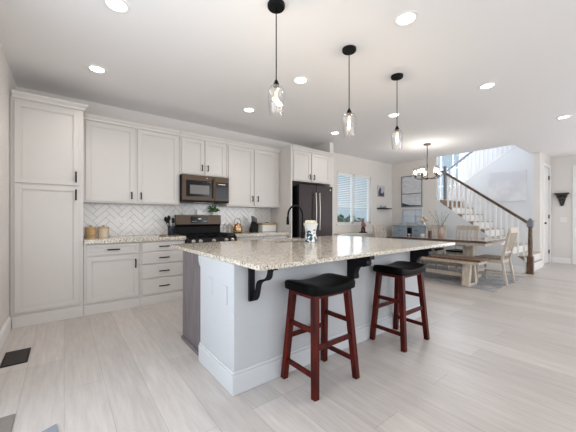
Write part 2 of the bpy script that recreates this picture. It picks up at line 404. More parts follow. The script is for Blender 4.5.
def newel(x, y, z0, z1, p, nm='newel_post', slim=False):
    if slim:
        b = MB(); b.box(x-.032, x+.032, y-.032, y+.032, z0, z1-.03); b.lathe([(.04, z1-.03), (.03, z1-.01), (.012, z1)], (x, y, 0), 14)
        return obj(nm, b, M['railgrey'], p, bev=.004)
    b = MB(); b.box(x-.055, x+.055, y-.055, y+.055, z0, z0+.38); b.box(x-.065, x+.065, y-.065, y+.065, z0, z0+.03)
    b.lathe([(.05, z0+.38), (.036, z0+.42), (.042, z0+.62), (.034, z1-.20), (.05, z1-.17)], (x, y, 0), 16)
    o = obj(nm, b, M['railwood'], p, bev=.004)
    b = MB(); b.box(x-.052, x+.052, y-.052, y+.052, z1-.17, z1-.04); b.box(x-.062, x+.062, y-.062, y+.062, z1-.05, z1-.03); b.sphere((x, y, z1-.02), .035, 12)
    obj('post_cap', b, M['railgrey'], o, bev=.003)
newel(NX, 1.63, 0, 1.19, t)
newel(NX, 3.39, 1.70, LZ+.90, t, slim=True)
za = 1.10; rs = (2.44-1.10)/(3.40-1.63)
def railz(y): return za + (y-1.66)*rs
b = MB(); b.bar((NX, 1.66, railz(1.66)), (NX, 3.39, railz(3.39)), .062, .055); o = obj('handrail', b, M['railwood'], t, bev=.012)
k = 0; y = 1.74
while y < 3.36:
    step = int((y-ST)/RUN); zb = .14+.767*(y-1.56)-.01
    b = MB(); b.box(NX-.016, NX+.016, y-.016, y+.016, zb, railz(y)-.02); obj('baluster', b, M['trim'], t); y += .105
b = MB(); b.bar((NX, 3.39, LZ+.74), (NX, 3.60, LZ+.76), .05, .05); b.lathe([(.05, 3.585), (.05, 3.60)], (NX-.03, 0, LZ+.76), 16, 'Y'); obj('wall_rosette', b, M['railwood'], t, bev=.004)
# upper rail
UX = SX+.05
t = thing('stair_railing', (UX, 4.0, LZ), 'white baluster railing with grey handrail climbing the upper stair flight beside the tall window', 'railing')
def dz2(y): return 3.36 - (y-1.84)*(3.36-1.74)/(4.22-1.84)
newel(UX, 4.29, LZ, LZ+.95, t, slim=True)
b = MB(); b.bar((UX, 4.25, dz2(4.25)+.74), (UX, 1.9, dz2(1.9)+.74), .06, .055); obj('handrail', b, M['railgrey'], t, bev=.012)
y = 4.12
while y > 1.9:
    b = MB(); b.box(UX-.016, UX+.016, y-.016, y+.016, dz2(y)-.01, dz2(y)+.73); obj('baluster', b, M['trim'], t); y -= .105
b = MB(); b.prism([(1.84, 3.38), (4.22, 1.76), (4.22, 1.72), (1.84, 3.34)], SX-.012, SX+.115, 'X'); obj('stringer_cap', b, M['trim'], t)

# ------------------------------------------------------------ cabinets
def shaker(b, x0, x1, z0, z1, y, fr=.055, th=.02):
    """front at y (facing -Y)"""
    b.box(x0, x0+fr, y, y+th, z0, z1); b.box(x1-fr, x1, y, y+th, z0, z1)
    b.box(x0+fr, x1-fr, y, y+th, z0, z0+fr); b.box(x0+fr, x1-fr, y, y+th, z1-fr, z1)
    i = .010
    b.box(x0+fr, x1-fr, y+.005, y+th, z0+fr, z0+fr+i); b.box(x0+fr, x1-fr, y+.005, y+th, z1-fr-i, z1-fr)
    b.box(x0+fr, x0+fr+i, y+.005, y+th, z0+fr+i, z1-fr-i); b.box(x1-fr-i, x1-fr, y+.005, y+th, z0+fr+i, z1-fr-i)
    b.box(x0+fr+i, x1-fr-i, y+.010, y+th, z0+fr+i, z1-fr-i)
def pull(c, L, vert, parent, y):
    x, z = c; b = MB(); h = L/2; pts = []
    for k in range(-6, 7):
        s_ = k/6; off = .030 + .006*(1-s_*s_)
        pts.append((x, y-off, z+s_*h) if vert else (x+s_*h, y-off, z))
    b.tube(pts, .0085, 8)
    for s_ in (-.78, .78):
        p = (x, y, z+s_*h) if vert else (x+s_*h, y, z); q = (p[0], y-.032, p[2]); b.tube([p, q], .006, 8)
    return obj('handle', b, M['black'], parent, smooth=True)
def front(kind, x0, x1, z0, z1, y, root, hx=None, hz=None, vert=True, L=.12, mt='cabinet', fr=.055):
    b = MB(); shaker(b, x0, x1, z0, z1, y, fr)
    o = obj(kind, b, M[mt], root, bev=.0015, seg=1)
    if hx is not None: pull((hx, hz), L, vert, o, y)
    return o
def crown_profile(z):  # (out, z) list
    return [(0, z-.07), (.018, z-.07), (.022, z-.045), (.045, z-.015), (.05, z), (0, z)]
def crown(root, x0, x1, yf, yb, z, left=False, right=True, mt='cabinet'):
    b = MB(); pr = crown_profile(z)
    poly = lambda: None
    # front run with mitred ends
    n = len(pr); A = []; B = []
    for o_, zz in pr:
        A.append(b.b.verts.new((x0 - (o_ if left else 0), yf - o_, zz)))
        B.append(b.b.verts.new((x1 + (o_ if right else 0), yf - o_, zz)))
    for i in range(n): b.b.faces.new([A[i], A[(i+1)%n], B[(i+1)%n], B[i]])
    b.b.faces.new(A[::-1])
    if not right: b.b.faces.new(B)
    else:
        D = [b.b.verts.new((x1 + o_, yb, zz)) for o_, zz in pr]
        for i in range(n): b.b.faces.new([B[i], B[(i+1)%n], D[(i+1)%n], D[i]])
        b.b.faces.new(D)
    return obj('crown_moulding', b, M[mt], root)
WB = WY - .003
# pantry
t = thing('pantry_cabinet', (-.14, 4.6, 0), 'tall white pantry cabinet filling the corner at the left wall', 'cabinet')
PF = 4.335; UF_ = 4.60
b = MB(); b.box(LX+.005, .187, PF, WB, 0, 2.56); obj('body', b, M['cabinet'], t, bev=.002)
b = MB(); b.box(LX+.02, .187, PF-.03, PF, 0, .125); b.box(LX+.02, .187, PF-.037, PF, 0, .02); obj('toe_board', b, M['cabinet'], t, bev=.003)
front('door', -.432, .147, 1.60, 2.50, PF-.02, t, .112, 1.70, L=.13)
front('door', -.432, .147, .155, 1.585, PF-.02, t, .112, 1.485, L=.13)
crown(t, LX+.02, .187, PF, UF_-.06, 2.60)
# upper cabinets
UF = 4.60
def upper(x0, x1, z0, z1, label, doors, loc_handles, yf=UF, right=False, crn=True, hl=.1, ybk=WB):
    t = thing('wall_cabinet', ((x0+x1)/2, (yf+ybk)/2, z0), label, 'cabinet')
    b = MB(); b.box(x0, x1, yf, ybk, z0, z1-.03); obj('body', b, M['cabinet'], t, bev=.002)
    for (a, c, hx) in doors: front('door', a, c, z0+.02, z1-.085, yf-.02, t, hx, z0+loc_handles, L=hl)
    if crn: crown(t, x0, x1, yf, ybk, z1, right=right)
    return t
upper(.192, 1.432, 1.415, 2.57, 'white two-door wall cabinet between the pantry and the microwave', [(.222, .795, .755), (.835, 1.405, .875)], .11)
upper(1.436, 2.236, 1.90, 2.57, 'short white two-door cabinet directly above the microwave', [(1.462, 1.825, 1.785), (1.845, 2.21, 1.885)], .13)
upper(2.24, 3.392, 1.415, 2.57, 'white two-door wall cabinet between the microwave and the fridge panel', [(2.27, 2.772, 2.745), (2.80, 3.345, 2.862)], .15)
FF = 4.26
t = upper(3.428, 4.54, 1.93, 2.60, 'white two-door cabinet over the refrigerator', [(3.47, 3.915, 3.87), (3.94, 4.46, 3.985)], .10, yf=FF)
b = MB(); b.box(3.396, 3.426, FF-.02, WB, 0, 2.60)
single('refrigerator_side_panel', b, M['cabinet'], 'white full-height panel on the left side of the refrigerator', 'panel', bev=.002)
# base cabinets
BF = 4.335
def basecab(x0, x1, label, kind):
    t = thing('base_cabinet', ((x0+x1)/2, 4.62, 0), label, 'cabinet')
    b = MB(); b.box(x0, x1, BF, WB, 0, .882); b.box(x0, x1, BF-.028, BF, 0, .115); obj('body', b, M['cabinet'], t, bev=.002)
    xm = (x0+x1)/2
    if kind == 'door':
        front('drawer', x0+.025, x1-.02, .735, .868, BF-.02, t, xm, .80, False, .14, fr=.03)
        front('door', x0+.025, x1-.02, .145, .715, BF-.02, t, x1-.06, .60, L=.12)
    elif kind == 'drawers':
        for q0, q1 in ((.745, .868), (.57, .725), (.37, .55), (.145, .35)):
            b = MB(); b.box(x0+.02, x1-.025, BF-.02, BF, q0, q1); o = obj('drawer', b, M['cabinet'], t, bev=.004)
            pull((xm, (q0+q1)/2), .14, False, o, BF-.02)
    else:
        for (a, c) in ((x0+.02, xm-.01), (xm+.01, x1-.02)):
            front('drawer', a, c, .735, .868, BF-.02, t, (a+c)/2, .80, False, .14, fr=.03)
            front('door', a, c, .145, .715, BF-.02, t, (c-.04 if a < xm-.1 else a+.04), .60, L=.12)
basecab(.19, .818, 'white base cabinet with one drawer over one door next to the pantry', 'door')
basecab(.82, 1.43, 'white base cabinet with four stacked drawers left of the range', 'drawers')
basecab(2.25, 3.392, 'white base cabinet right of the range, behind the island', 'two')
CZ = .884; CT = .914
b = MB(); b.box(.19, 1.432, 4.285, WY-.014, CZ, CT+.024); single('countertop', b, M['granite'], 'speckled granite countertop left of the range, carrying the canisters', 'countertop', bev=.004)
b = MB(); b.box(2.248, 3.392, 4.285, WY-.014, CZ, CT+.024); single('countertop', b, M['granite'], 'speckled granite countertop right of the range, carrying the kettle and knife block', 'countertop', bev=.004)
KT = CT + .024
# backsplash with herringbone tiles
t = thing('backsplash', (1.8, WY, KT), 'glossy white herringbone tile backsplash behind the range and counters', 'backsplash')
b = MB(); b.box(.19, 3.392, WY-.007, WY-.001, KT, 1.45); b.box(1.44, 2.235, WY-.007, WY-.001, KT-.02, KT+.002)
obj('grout', b, M['grout'], t)
def clip(poly, x0, x1, z0, z1):
    for ax, lim, sg in ((0, x0, 1), (0, x1, -1), (1, z0, 1), (1, z1, -1)):
        out = []
        for i in range(len(poly)):
            p, q = poly[i], poly[(i+1) % len(poly)]
            pi = (p[ax]-lim)*sg >= 0; qi = (q[ax]-lim)*sg >= 0
            if pi: out.append(p)
            if pi != qi:
                k = (lim-p[ax])/(q[ax]-p[ax]); out.append((p[0]+(q[0]-p[0])*k, p[1]+(q[1]-p[1])*k))
        poly = out
        if len(poly) < 3: return None
    return poly
b = MB(); W = .074; g = .0045; n = 3
c45 = math.cos(PI/4)
def addt(x, y, w_, h_):
    pts = [(x+g/2, y+g/2), (x+w_-g/2, y+g/2), (x+w_-g/2, y+h_-g/2), (x+g/2, y+h_-g/2)]
    pts = [((px-py)*c45, (px+py)*c45) for px, py in pts]
    pts = [(px+1.0, pz+.9) for px, pz in pts]
    p = clip(pts, .192, 3.39, KT+.002, 1.448)
    if p:
        try: b.prism(p, WY-.013, WY-.0068, 'Y')
        except ValueError: pass
for i in range(-70, 90):
    for j in range(-25, 30):
        # herringbone lattice for 1:3 blocks
        ox = i*W + j*n*W; oy = i*W - j*n*W
        if abs(ox) > 5 or abs(oy) > 5: continue
        addt(ox, oy, n*W, W); addt(ox + n*W - 0, oy + W - n*W, W, n*W) if False else addt(ox, oy+W, W, n*W)
obj('tiles', b, M['tile'], t)
b = MB(); b.box(.605, .735, WY-.019, WY-.0135, 1.14, 1.20); o = single('power_outlet', b, M['trim'], 'white horizontal outlet plate on the backsplash above the canister counter', 'outlet', bev=.002)
b = MB()
for x in (.64, .70): b.box(x-.018, x+.018, WY-.021, WY-.019, 1.152, 1.188)
obj('sockets', b, M['ceramic'], o)

# ------------------------------------------------------------ appliances
# microwave
t = thing('microwave_oven', (1.84, 4.7, 1.45), 'bronze steel over-the-range microwave with dark glass door', 'microwave')
x0, x1, y0, z0, z1 = 1.44, 2.233, 4.50, 1.462, 1.895
b = MB(); b.box(x0, x1, y0+.02, WB-.012, z0, z1); obj('body', b, M['black'], t, bev=.003)
xd = 1.975
b = MB(); b.box(x0+.002, xd, y0-.005, y0+.02, z0+.03, z1); o = obj('door', b, M['slate'], t, bev=.004)
b = MB(); b.box(x0+.06, xd-.05, y0-.008, y0-.004, z0+.09, z1-.085); obj('window', b, M['glassdark'], o)
b = MB(); b.box(x0+.12, xd-.10, y0-.010, y0-.0075, z0+.13, z1-.16); obj('window_mesh', b, mat('microwave_mesh', (.16, .155, .15), .25), o)
b = MB(); b.bar((xd-.028, y0-.035, z0+.07), (xd-.028, y0-.035, z1-.04), .024, .016, up=(0, 1, 0)); b.box(xd-.034, xd-.022, y0-.035, y0, z0+.08, z0+.10); b.box(xd-.034, xd-.022, y0-.035, y0, z1-.07, z1-.05)
obj('handle', b, M['slate'], o, bev=.004)
b = MB(); b.box(xd+.004, x1, y0-.005, y0+.02, z0+.03, z1); o = obj('control_panel', b, M['slate'], t, bev=.004)
b = MB(); b.box(xd+.02, x1-.02, y0-.008, y0-.004, z0+.06, z1-.09); obj('keypad', b, M['glassdark'], o)
b = MB(); b.box(xd+.06, x1-.07, y0-.0095, y0-.0075, z1-.13, z1-.118); obj('clock_display', b, M['steel'], o)
b = MB(); b.box(x0+.002, x1, y0, y0+.02, z0, z0+.026); obj('vent_grille', b, M['black'], t)
b = MB(); b.box(x0+.25, x1-.25, y0+.05, y0+.2, z0-.004, z0); obj('work_light', b, M['trim'], t)
b = MB(); b.lathe([(.010, -.001), (.010, 0)], (1.84, y0-.006, z1-.04), 14, 'Y'); obj('badge', b, M['steel'], t)
# range
t = thing('gas_range', (1.84, 4.58, 0), 'bronze steel freestanding gas range with knobs and black cooktop', 'range')
x0, x1 = 1.44, 2.243
b = MB(); b.box(x0, x1, 4.30, WB-.015, .02, .885); b.box(x0+.03, x1-.03, 4.33, 4.85, 0, .03); obj('body', b, M['black'], t, bev=.003)
b = MB(); b.box(x0, x1, 4.235, WB-.075, .885, .915); obj('cooktop', b, M['blackgloss'], t, bev=.004)
b = MB(); b.prism([(4.235, .80), (4.215, .81), (4.235, .90), (4.30, .90), (4.30, .80)], x0, x1, 'X'); obj('control_panel', b, M['blackgloss'], t, bev=.004)
for x in (1.52, 1.63, 1.84, 2.05, 2.16):
    b = MB(); b.lathe([(.028, .004), (.028, -.006), (.021, -.010), (.020, -.036), (.014, -.040)], (x, 4.226, .857), 18, 'Y'); obj('knob', b, M['steel'], t, smooth=True)
b = MB(); b.box(x0+.01, x1-.01, 4.255, 4.30, .24, .785); o = obj('oven_door', b, M['slate'], t, bev=.006)
b = MB(); b.box(x0+.12, x1-.12, 4.251, 4.256, .36, .66); obj('window', b, M['glassdark'], o)
b = MB(); b.tube([(x0+.07, 4.205, .735), (x1-.07, 4.205, .735)], .013, 12); b.box(x0+.09, x0+.11, 4.205, 4.258, .728, .742); b.box(x1-.11, x1-.09, 4.205, 4.258, .728, .742); obj('handle', b, M['steel'], o, smooth=True)
b = MB(); b.box(x0+.01, x1-.01, 4.262, 4.30, .05, .225); obj('storage_drawer', b, M['slate'], t, bev=.006)
# backguard
b = MB(); b.prism([(4.84, .90), (4.845, 1.06), (4.83, 1.09), (4.845, 1.255), (4.91, 1.255), (4.91, .90)], x0+.01, x1-.01, 'X'); bg = obj('backguard', b, M['black'], t, bev=.004)
b = MB(); b.prism([(4.834, 1.085), (4.824, 1.10), (4.834, 1.26), (4.905, 1.262), (4.90, 1.25), (4.85, 1.085)], x0+.005, x1-.005, 'X'); o = obj('backguard_cover', b, M['slate'], bg, bev=.003)
b = MB(); b.box(1.69, 1.99, 4.817, 4.83, 1.12, 1.235); obj('display', b, M['glassdark'], bg)
b = MB(); b.box(1.815, 1.865, 4.8155, 4.818, 1.185, 1.205)
for k in range(4):
    b.box(1.71+k*.022, 1.722+k*.022, 4.8155, 4.818, 1.15, 1.156); b.box(1.90+k*.022, 1.912+k*.022, 4.8155, 4.818, 1.15, 1.156)
obj('display_digits', b, M['steel'], bg)
for gx in (1.455, 1.72, 1.985):
    b = MB(); a, c, ya, yb = gx, gx+.245, 4.27, 4.80
    for yy in (ya, (ya+yb)/2, yb): b.box(a, c, yy-.006, yy+.006, .935, .95)
    for xx in (a+.006, (a+c)/2, c-.006): b.box(xx-.006, xx+.006, ya, yb, .935, .95)
    for xx in (a+.006, c-.006):
        for yy in (ya, yb): b.box(xx-.006, xx+.006, yy-.006, yy+.006, .915, .94)
    obj('grate', b, M['black'], t)
for gx in (1.577, 2.107):
    for yy in (4.40, 4.67):
        b = MB(); b.lathe([(.05, .915), (.05, .925), (.036, .928), (.034, .934)], (gx, yy, 0), 20); obj('burner', b, M['black'], t, smooth=True)
# refrigerator
t = thing('refrigerator', (3.97, 4.55, 0), 'dark slate french-door refrigerator with steel handles in the cabinet alcove', 'refrigerator')
x0, x1, yf = 3.525, 4.45, 4.15
b = MB(); b.box(x0+.004, x1-.004, yf+.07, 4.88, .02, 1.84); b.box(x0+.03, x1-.03, yf+.1, 4.8, 0, .05); obj('body', b, M['black'], t, bev=.004)
xm = 3.975
for (a, c, hx) in ((x0, xm-.003, xm-.05), (xm+.003, x1, xm+.05)):
    b = MB(); b.box(a, c, yf, yf+.065, .72, 1.865); o = obj('door', b, M['slate_dark'], t, bev=.012, seg=3)
    b = MB(); pts = [(hx, yf-.045-.012*math.sin(PI*k/10), .97+.74*k/10) for k in range(11)]; b.tube(pts, .013, 10)
    b.tube([(hx, yf, 1.0), (hx, yf-.048, 1.0)], .010, 8); b.tube([(hx, yf, 1.68), (hx, yf-.048, 1.68)], .010, 8)
    obj('handle', b, M['steel'], o, smooth=True)
b = MB(); b.box(x0, x1, yf, yf+.065, .06, .71); o = obj('freezer_drawer', b, M['slate_dark'], t, bev=.012, seg=3)
b = MB(); b.tube([(x0+.08, yf-.05, .63), (x1-.08, yf-.05, .63)], .013, 10); b.tube([(x0+.11, yf, .63), (x0+.11, yf-.05, .63)], .010, 8); b.tube([(x1-.11, yf, .63), (x1-.11, yf-.05, .63)], .010, 8)
obj('handle', b, M['steel'], o, smooth=True)
b = MB(); b.lathe([(.016, 0), (.016, -.002)], (x1-.07, yf-.0005, 1.79), 16, 'Y'); obj('badge', b, M['steel'], t)

# ------------------------------------------------------------ island
IX0, IX1, IY0, IYM, IY1 = .906, 3.42, 1.756, 2.36, 2.90
t = thing('kitchen_island', (2.2, 2.35, 0), 'kitchen island base of pale textured wall with charcoal cabinet end, under the granite slab', 'kitchen island')
b = MB(); b.box(IX0, IX1, IY0, IYM, 0, CZ); b.prism([(IYM, .79), (IYM+.02, .80), (IYM+.045, .835), (IYM+.05, CZ), (IYM, CZ)], IX0, IX0+.03, 'X'); obj('knee_wall', b, M['island_wall'], t, bev=.006)
b = MB(); h = .135
b.box(IX0-.016, IX1+.016, IY0-.016, IY0, 0, h); b.box(IX0-.016, IX0, IY0, IYM, 0, h); b.box(IX1, IX1+.016, IY0, IYM, 0, h)
b.box(IX0-.009, IX1+.009, IY0-.009, IY0, h, h+.022); b.box(IX0-.009, IX0, IY0, IYM, h, h+.022); b.box(IX1, IX1+.009, IY0, IYM, h, h+.022)
obj('baseboard', b, mat('island_baseboard_paint', (.60, .61, .63), .4), t, bev=.005)
b = MB(); b.box(IX0+.04, IX1-.04, IYM, IY1, .10, CZ); b.box(IX0+.05, IX1-.05, IYM, IY1-.06, 0, .10); cabn = obj('cabinet_body', b, M['islandcab'], t, bev=.002)
b = MB(); b.box(IX0+.028, IX0+.04, IYM, IY1, 0, CZ-.001); obj('end_panel', b, M['islandcab'], t, bev=.002)
b = MB(); b.box(IX0+.012, IX0+.028, IYM+.005, IY1, 0, .035); obj('shoe_moulding', b, M['islandcab'], t, bev=.004)
for i in range(5):
    a = IX0+.06 + i*.478; c = a + .46
    if i == 2: # dishwasher-like plain drawer bank
        pass
    bb = MB()
    # faces +Y
    z0_, z1_, fr = .13, .86, .055
    for q in ((a, a+fr, z0_, z1_), (c-fr, c, z0_, z1_), (a+fr, c-fr, z0_, z0_+fr), (a+fr, c-fr, z1_-fr, z1_)): bb.box(q[0], q[1], IY1, IY1+.02, q[2], q[3])
    bb.box(a+fr, c-fr, IY1, IY1+.01, z0_+fr, z1_-fr)
    obj('door', bb, M['islandcab'], t, bev=.0015, seg=1)
for (yy, zc) in ((2.145, .675), (1.885, .655)):
    b = MB(); b.box(IX0-.006, IX0, yy-.036, yy+.036, zc-.065, zc+.065); obj('cover_plate', b, M['island_wall'], t, bev=.002)
# slab with sink cut-out
t = thing('island_countertop', (2.3, 2.35, CZ), 'large speckled granite slab on top of the kitchen island with overhang for stools', 'countertop')
cx0, cx1, cy0, cy1 = .925, 3.68, 1.455, 3.30
sx0, sx1, sy0, sy1 = 1.98, 2.62, 2.74, 3.08
b = MB(); b.box(cx0, sx0, cy0, cy1, CZ, CT); b.box(sx1, cx1, cy0, cy1, CZ, CT); b.box(sx0, sx1, cy0, sy0, CZ, CT); b.box(sx0, sx1, sy1, cy1, CZ, CT)
bmesh.ops.remove_doubles(b.b, verts=b.b.verts, dist=1e-5)
obj('slab', b, M['granite'], t)
b = MB()
e = .004
b.box(sx0-.01, sx0+e, sy0-.01, sy1+.01, CZ-.2, CZ-.001); b.box(sx1-e, sx1+.01, sy0-.01, sy1+.01, CZ-.2, CZ-.001)
b.box(sx0, sx1, sy0-.01, sy0+e, CZ-.2, CZ-.001); b.box(sx0, sx1, sy1-e, sy1+.01, CZ-.2, CZ-.001); b.box(sx0-.01, sx1+.01, sy0-.01, sy1+.01, CZ-.21, CZ-.2)
obj('sink_basin', b, mat('dark_sink', (.05, .05, .052), .35), t)
# faucet
t = thing('kitchen_faucet', (2.74, 3.15, CT), 'black gooseneck pull-down faucet standing by the island sink', 'faucet')
fx_, fy_ = 2.74, 3.15
b = MB(); b.lathe([(.034, CT), (.034, CT+.008), (.022, CT+.02), (.020, CT+.09)], (fx_, fy_, 0), 20); obj('base', b, M['black'], t, smooth=True)
pts = [(fx_, fy_, CT+.06), (fx_, fy_, CT+.33)] + [(fx_-.135+.135*math.cos(a), fy_+.0*a, CT+.33+.14*math.sin(a)) for a in [PI*k/12 for k in range(1, 13)]] + [(fx_-.272, fy_, CT+.31)]
b = MB(); b.tube(pts, .013, 12); obj('spout', b, M['black'], t, smooth=True)
b = MB(); b.lathe([(.021, CT+.20), (.021, CT+.23), (.016, CT+.31)], (fx_-.274, fy_, 0), 16); obj('spray_head', b, M['black'], t, smooth=True)
b = MB(); b.tube([(fx_, fy_-.018, CT+.06), (fx_+.0, fy_-.05, CT+.075), (fx_+.0, fy_-.10, CT+.12)], .007, 10); obj('lever', b, M['black'], t, smooth=True)
# corbels
def corbel_curve(y0, z0, D, Hh, n=20):
    # from bottom of the wall plate out to the tip under the slab: two-lobed S profile
    ctrl = [(0, -Hh), (.22, -Hh), (.36, -Hh*.93), (.30, -Hh*.72), (.42, -Hh*.52), (.60, -Hh*.44), (.78, -Hh*.46), (.90, -Hh*.34), (.84, -Hh*.20), (1.0, -Hh*.17)]
    return [(y0 - D*a, z0 + q) for a, q in ctrl]
def smooth_poly(c, it=3):
    for _ in range(it):
        o = [c[0]]
        for p, q in zip(c, c[1:]):
            o.append((p[0]*.75+q[0]*.25, p[1]*.75+q[1]*.25)); o.append((p[0]*.25+q[0]*.75, p[1]*.25+q[1]*.75))
        o.append(c[-1]); c = o
    return c
for (x, lab) in ((2.11, 'solid dark scroll bracket under the island slab between the two bar stools'), (3.23, 'solid dark scroll bracket under the island slab behind the farther bar stool')):
    pr = smooth_poly(corbel_curve(IY0-.002, CZ-.001, .25, .245))
    b = MB(); b.prism([(IY0-.002, CZ-.001)] + pr + [(IY0-.252, CZ-.001)], x-.035, x+.035, 'X')
    single('corbel_bracket', b, M['ebony'], lab, 'bracket', 'scroll brackets under the island slab', bev=.003)
x = 1.04
t = thing('corbel_bracket', (x, IY0-.1, .62), 'slim open black scroll bracket under the near corner of the island slab', 'bracket', 'scroll brackets under the island slab')
b = MB(); b.box(x-.022, x+.022, IY0-.024, IY0-.002, CZ-.265, CZ-.001); obj('back_plate', b, M['ebony'], t, bev=.002)
b = MB(); b.box(x-.02, x+.02, IY0-.25, IY0-.02, CZ-.013, CZ-.001); obj('top_plate', b, M['ebony'], t, bev=.002)
pr = smooth_poly([(1.745, .632), (1.715, .628), (1.675, .66), (1.655, .72), (1.645, .765), (1.60, .79), (1.545, .80), (1.515, .83), (1.51, .865), (1.495, .879), (1.46, .879)]); b = MB()
for p, q in zip(pr, pr[1:]): b.bar((x, p[0], p[1]), (x, q[0], q[1]), .03, .010, up=(1, 0, 0), w2=.03) if False else b.box(x-.02, x+.02, min(p[0], q[0])-.004, max(p[0], q[0])+.004, min(p[1], q[1])-.004, max(p[1], q[1])+.004)
obj('scroll', b, M['ebony'], t, smooth=True)

# ------------------------------------------------------------ bar stools
def stool(x, y, label):
    t = thing('bar_stool', (0, 0, 0), label, 'bar stool', 'bar stools at the island')
    zs = .69
    # saddle seat
    nx, ny = 16, 10; b = MB(); hx, hy = .228, .163
    def top(u, v):
        z = .728 + .035*abs(u)**2.2 - .012*abs(v)**4 - .014*abs(u)**10
        return z
    def gr(f, zs_=None, shr=1.0):
        out = []
        for i in range(nx+1):
            row = []
            for j in range(ny+1):
                u = -1+2*i/nx; v = -1+2*j/ny
                r_ = (1-.04*(abs(u)**6)*(abs(v)**6))*shr
                row.append(b.b.verts.new((u*hx*r_, v*hy*r_, f(u, v))))
            out.append(row)
        return out
    T = gr(top, shr=.975); Mi = gr(lambda u, v: top(u, v)-.018, shr=1.0); L = gr(lambda u, v: .668 + .012*abs(u)**2, shr=.985)
    for G, fl in ((T, False), (L, True)):
        for i in range(nx):
            for j in range(ny):
                q = [G[i][j], G[i+1][j], G[i+1][j+1], G[i][j+1]]; b.b.faces.new(q[::-1] if fl else q)
    def ring(G): return [G[i][0] for i in range(nx+1)] + [G[nx][j] for j in range(1, ny+1)] + [G[i][ny] for i in range(nx-1, -1, -1)] + [G[0][j] for j in range(ny-1, 0, -1)]
    rT, rM, rL = ring(T), ring(Mi), ring(L); k = len(rT)
    for A, B in ((rL, rM), (rM, rT)):
        for i in range(k): b.b.faces.new([A[i], A[(i+1)%k], B[(i+1)%k], B[i]])
    inner = set(v for row in Mi for v in row) - set(rM)
    for v in inner: b.b.verts.remove(v)
    seat = obj('seat', b, M['leather'], t, smooth=True)
    tz = .672
    def LP(sx, sy, z):
        k = z/tz; return Vector((sx*(.212-.045*k), sy*(.168-.050*k), z))
    for sx in (-1, 1):
        for sy in (-1, 1):
            b = MB(); b.bar(LP(sx, sy, .0), LP(sx, sy, tz), .042, .042, up=(0, 1, 0), w2=.046, h2=.046); obj('leg', b, M['cherry'], t, bev=.003)
    def rung(p, q, w=.020, h=.034):
        b = MB(); b.bar(p, q, w, h); obj('stretcher', b, M['cherry'], t, bev=.003)
    for sx in (-1, 1):
        rung(LP(sx, -1, .14), LP(sx, 1, .14)); rung(LP(sx, -1, .43), LP(sx, 1, .43))
    for sy in (-1, 1): rung(LP(-1, sy, .32), LP(1, sy, .32))
    b = MB(); b.box(-.19, .19, -.135, .135, .645, .672); obj('seat_frame', b, M['cherry'], t, bev=.003)
    t.location = (x, y, 0)
    return t
s1 = stool(1.52, 1.545, 'cherry wood bar stool with black saddle seat, the nearer one at the island')
s2 = copy_tree(s1); s2.location = (2.625, 1.55, 0); s2['label'] = 'cherry wood bar stool with black saddle seat, the farther one, nearer the dining bench'

# ------------------------------------------------------------ lights
def point(name, loc, power, col=(1, .85, .65), r=.012):
    l = bpy.data.lights.new(name, 'POINT'); l.energy = power; l.color = col; l.shadow_soft_size = r
    o = bpy.data.objects.new(name, l); C.objects.link(o); o.location = loc; return o
pend_lab = ['glass pendant light over the island, the leftmost and nearest of the three',
            'glass pendant light over the island, the middle one of the three',
            'glass pendant light over the island, the farthest one, nearest the chandelier']
for i, px in enumerate((1.295, 2.195, 3.045)):
    if i == 0:
        t = thing('pendant_light', (0, 0, CH), pend_lab[0], 'pendant light', 'pendant lights over the island')
        b = MB(); b.lathe([(.062, CH-.028), (.068, CH-.02), (.068, CH-.001)], n=28); obj('canopy', b, M['black'], t, smooth=True)
        b = MB(); b.tube([(0, 0, CH-.02), (0, 0, 2.27)], .0045, 8); obj('cord', b, M['black'], t)
        b = MB(); b.lathe([(.006, 2.278), (.010, 2.272), (.020, 2.250), (.024, 2.238), (.024, 2.222)], n=20); obj('socket', b, M['black'], t, smooth=True)
        b = MB(); b.lathe([(.024, 2.232), (.048, 2.222), (.064, 2.19), (.067, 2.14), (.061, 2.07), (.051, 2.005), (.049, 2.005), (.059, 2.07), (.065, 2.14), (.062, 2.19), (.046, 2.219), (.024, 2.229)], n=28, cap=False)
        obj('glass_shade', b, M['clear'], t, smooth=True)
        b = MB(); b.lathe([(.012, 2.222), (.013, 2.195), (.022, 2.165), (.022, 2.12), (.014, 2.085), (.004, 2.075)], n=16); obj('bulb', b, glass('bulb_glass', (1, .95, .86), .15), t, smooth=True)
        b = MB()
        for k in range(4):
            a = k*PI/2; b.tube([(.008*math.cos(a), .008*math.sin(a), 2.185), (.010*math.cos(a+.4), .010*math.sin(a+.4), 2.10)], .0022, 6)
        obj('filament', b, M['bulb'], t)
        p0 = t
    else: t = copy_tree(p0)
    t.location = (px, 1.83 if i else 1.80, CH); t['label'] = pend_lab[i]
    point('pendant_bulb_light', (px, 1.83, 2.14), 5)
names = [((.32, 2.56), 'recessed ceiling downlight nearest the left wall, at the top edge of the photo'),
 ((.287, 3.80), 'recessed ceiling downlight in front of the pantry cabinet'),
 ((2.22, 3.80), 'recessed ceiling downlight in front of the range and microwave'),
 ((2.23, 2.60), 'recessed ceiling downlight between the near and middle pendants'),
 ((2.23, 1.26), 'recessed ceiling downlight on the stool side of the pendants, the largest in view'),
 ((4.16, 1.27), 'recessed ceiling downlight right of the farthest pendant, midway to the hall'),
 ((6.43, .89), 'recessed ceiling downlight at the right edge of the photo'),
 ((4.16, 2.56), 'recessed ceiling downlight behind the farthest pendant cord'),
 ((4.13, 3.79), 'recessed ceiling downlight in front of the refrigerator cabinet')]
c0 = None
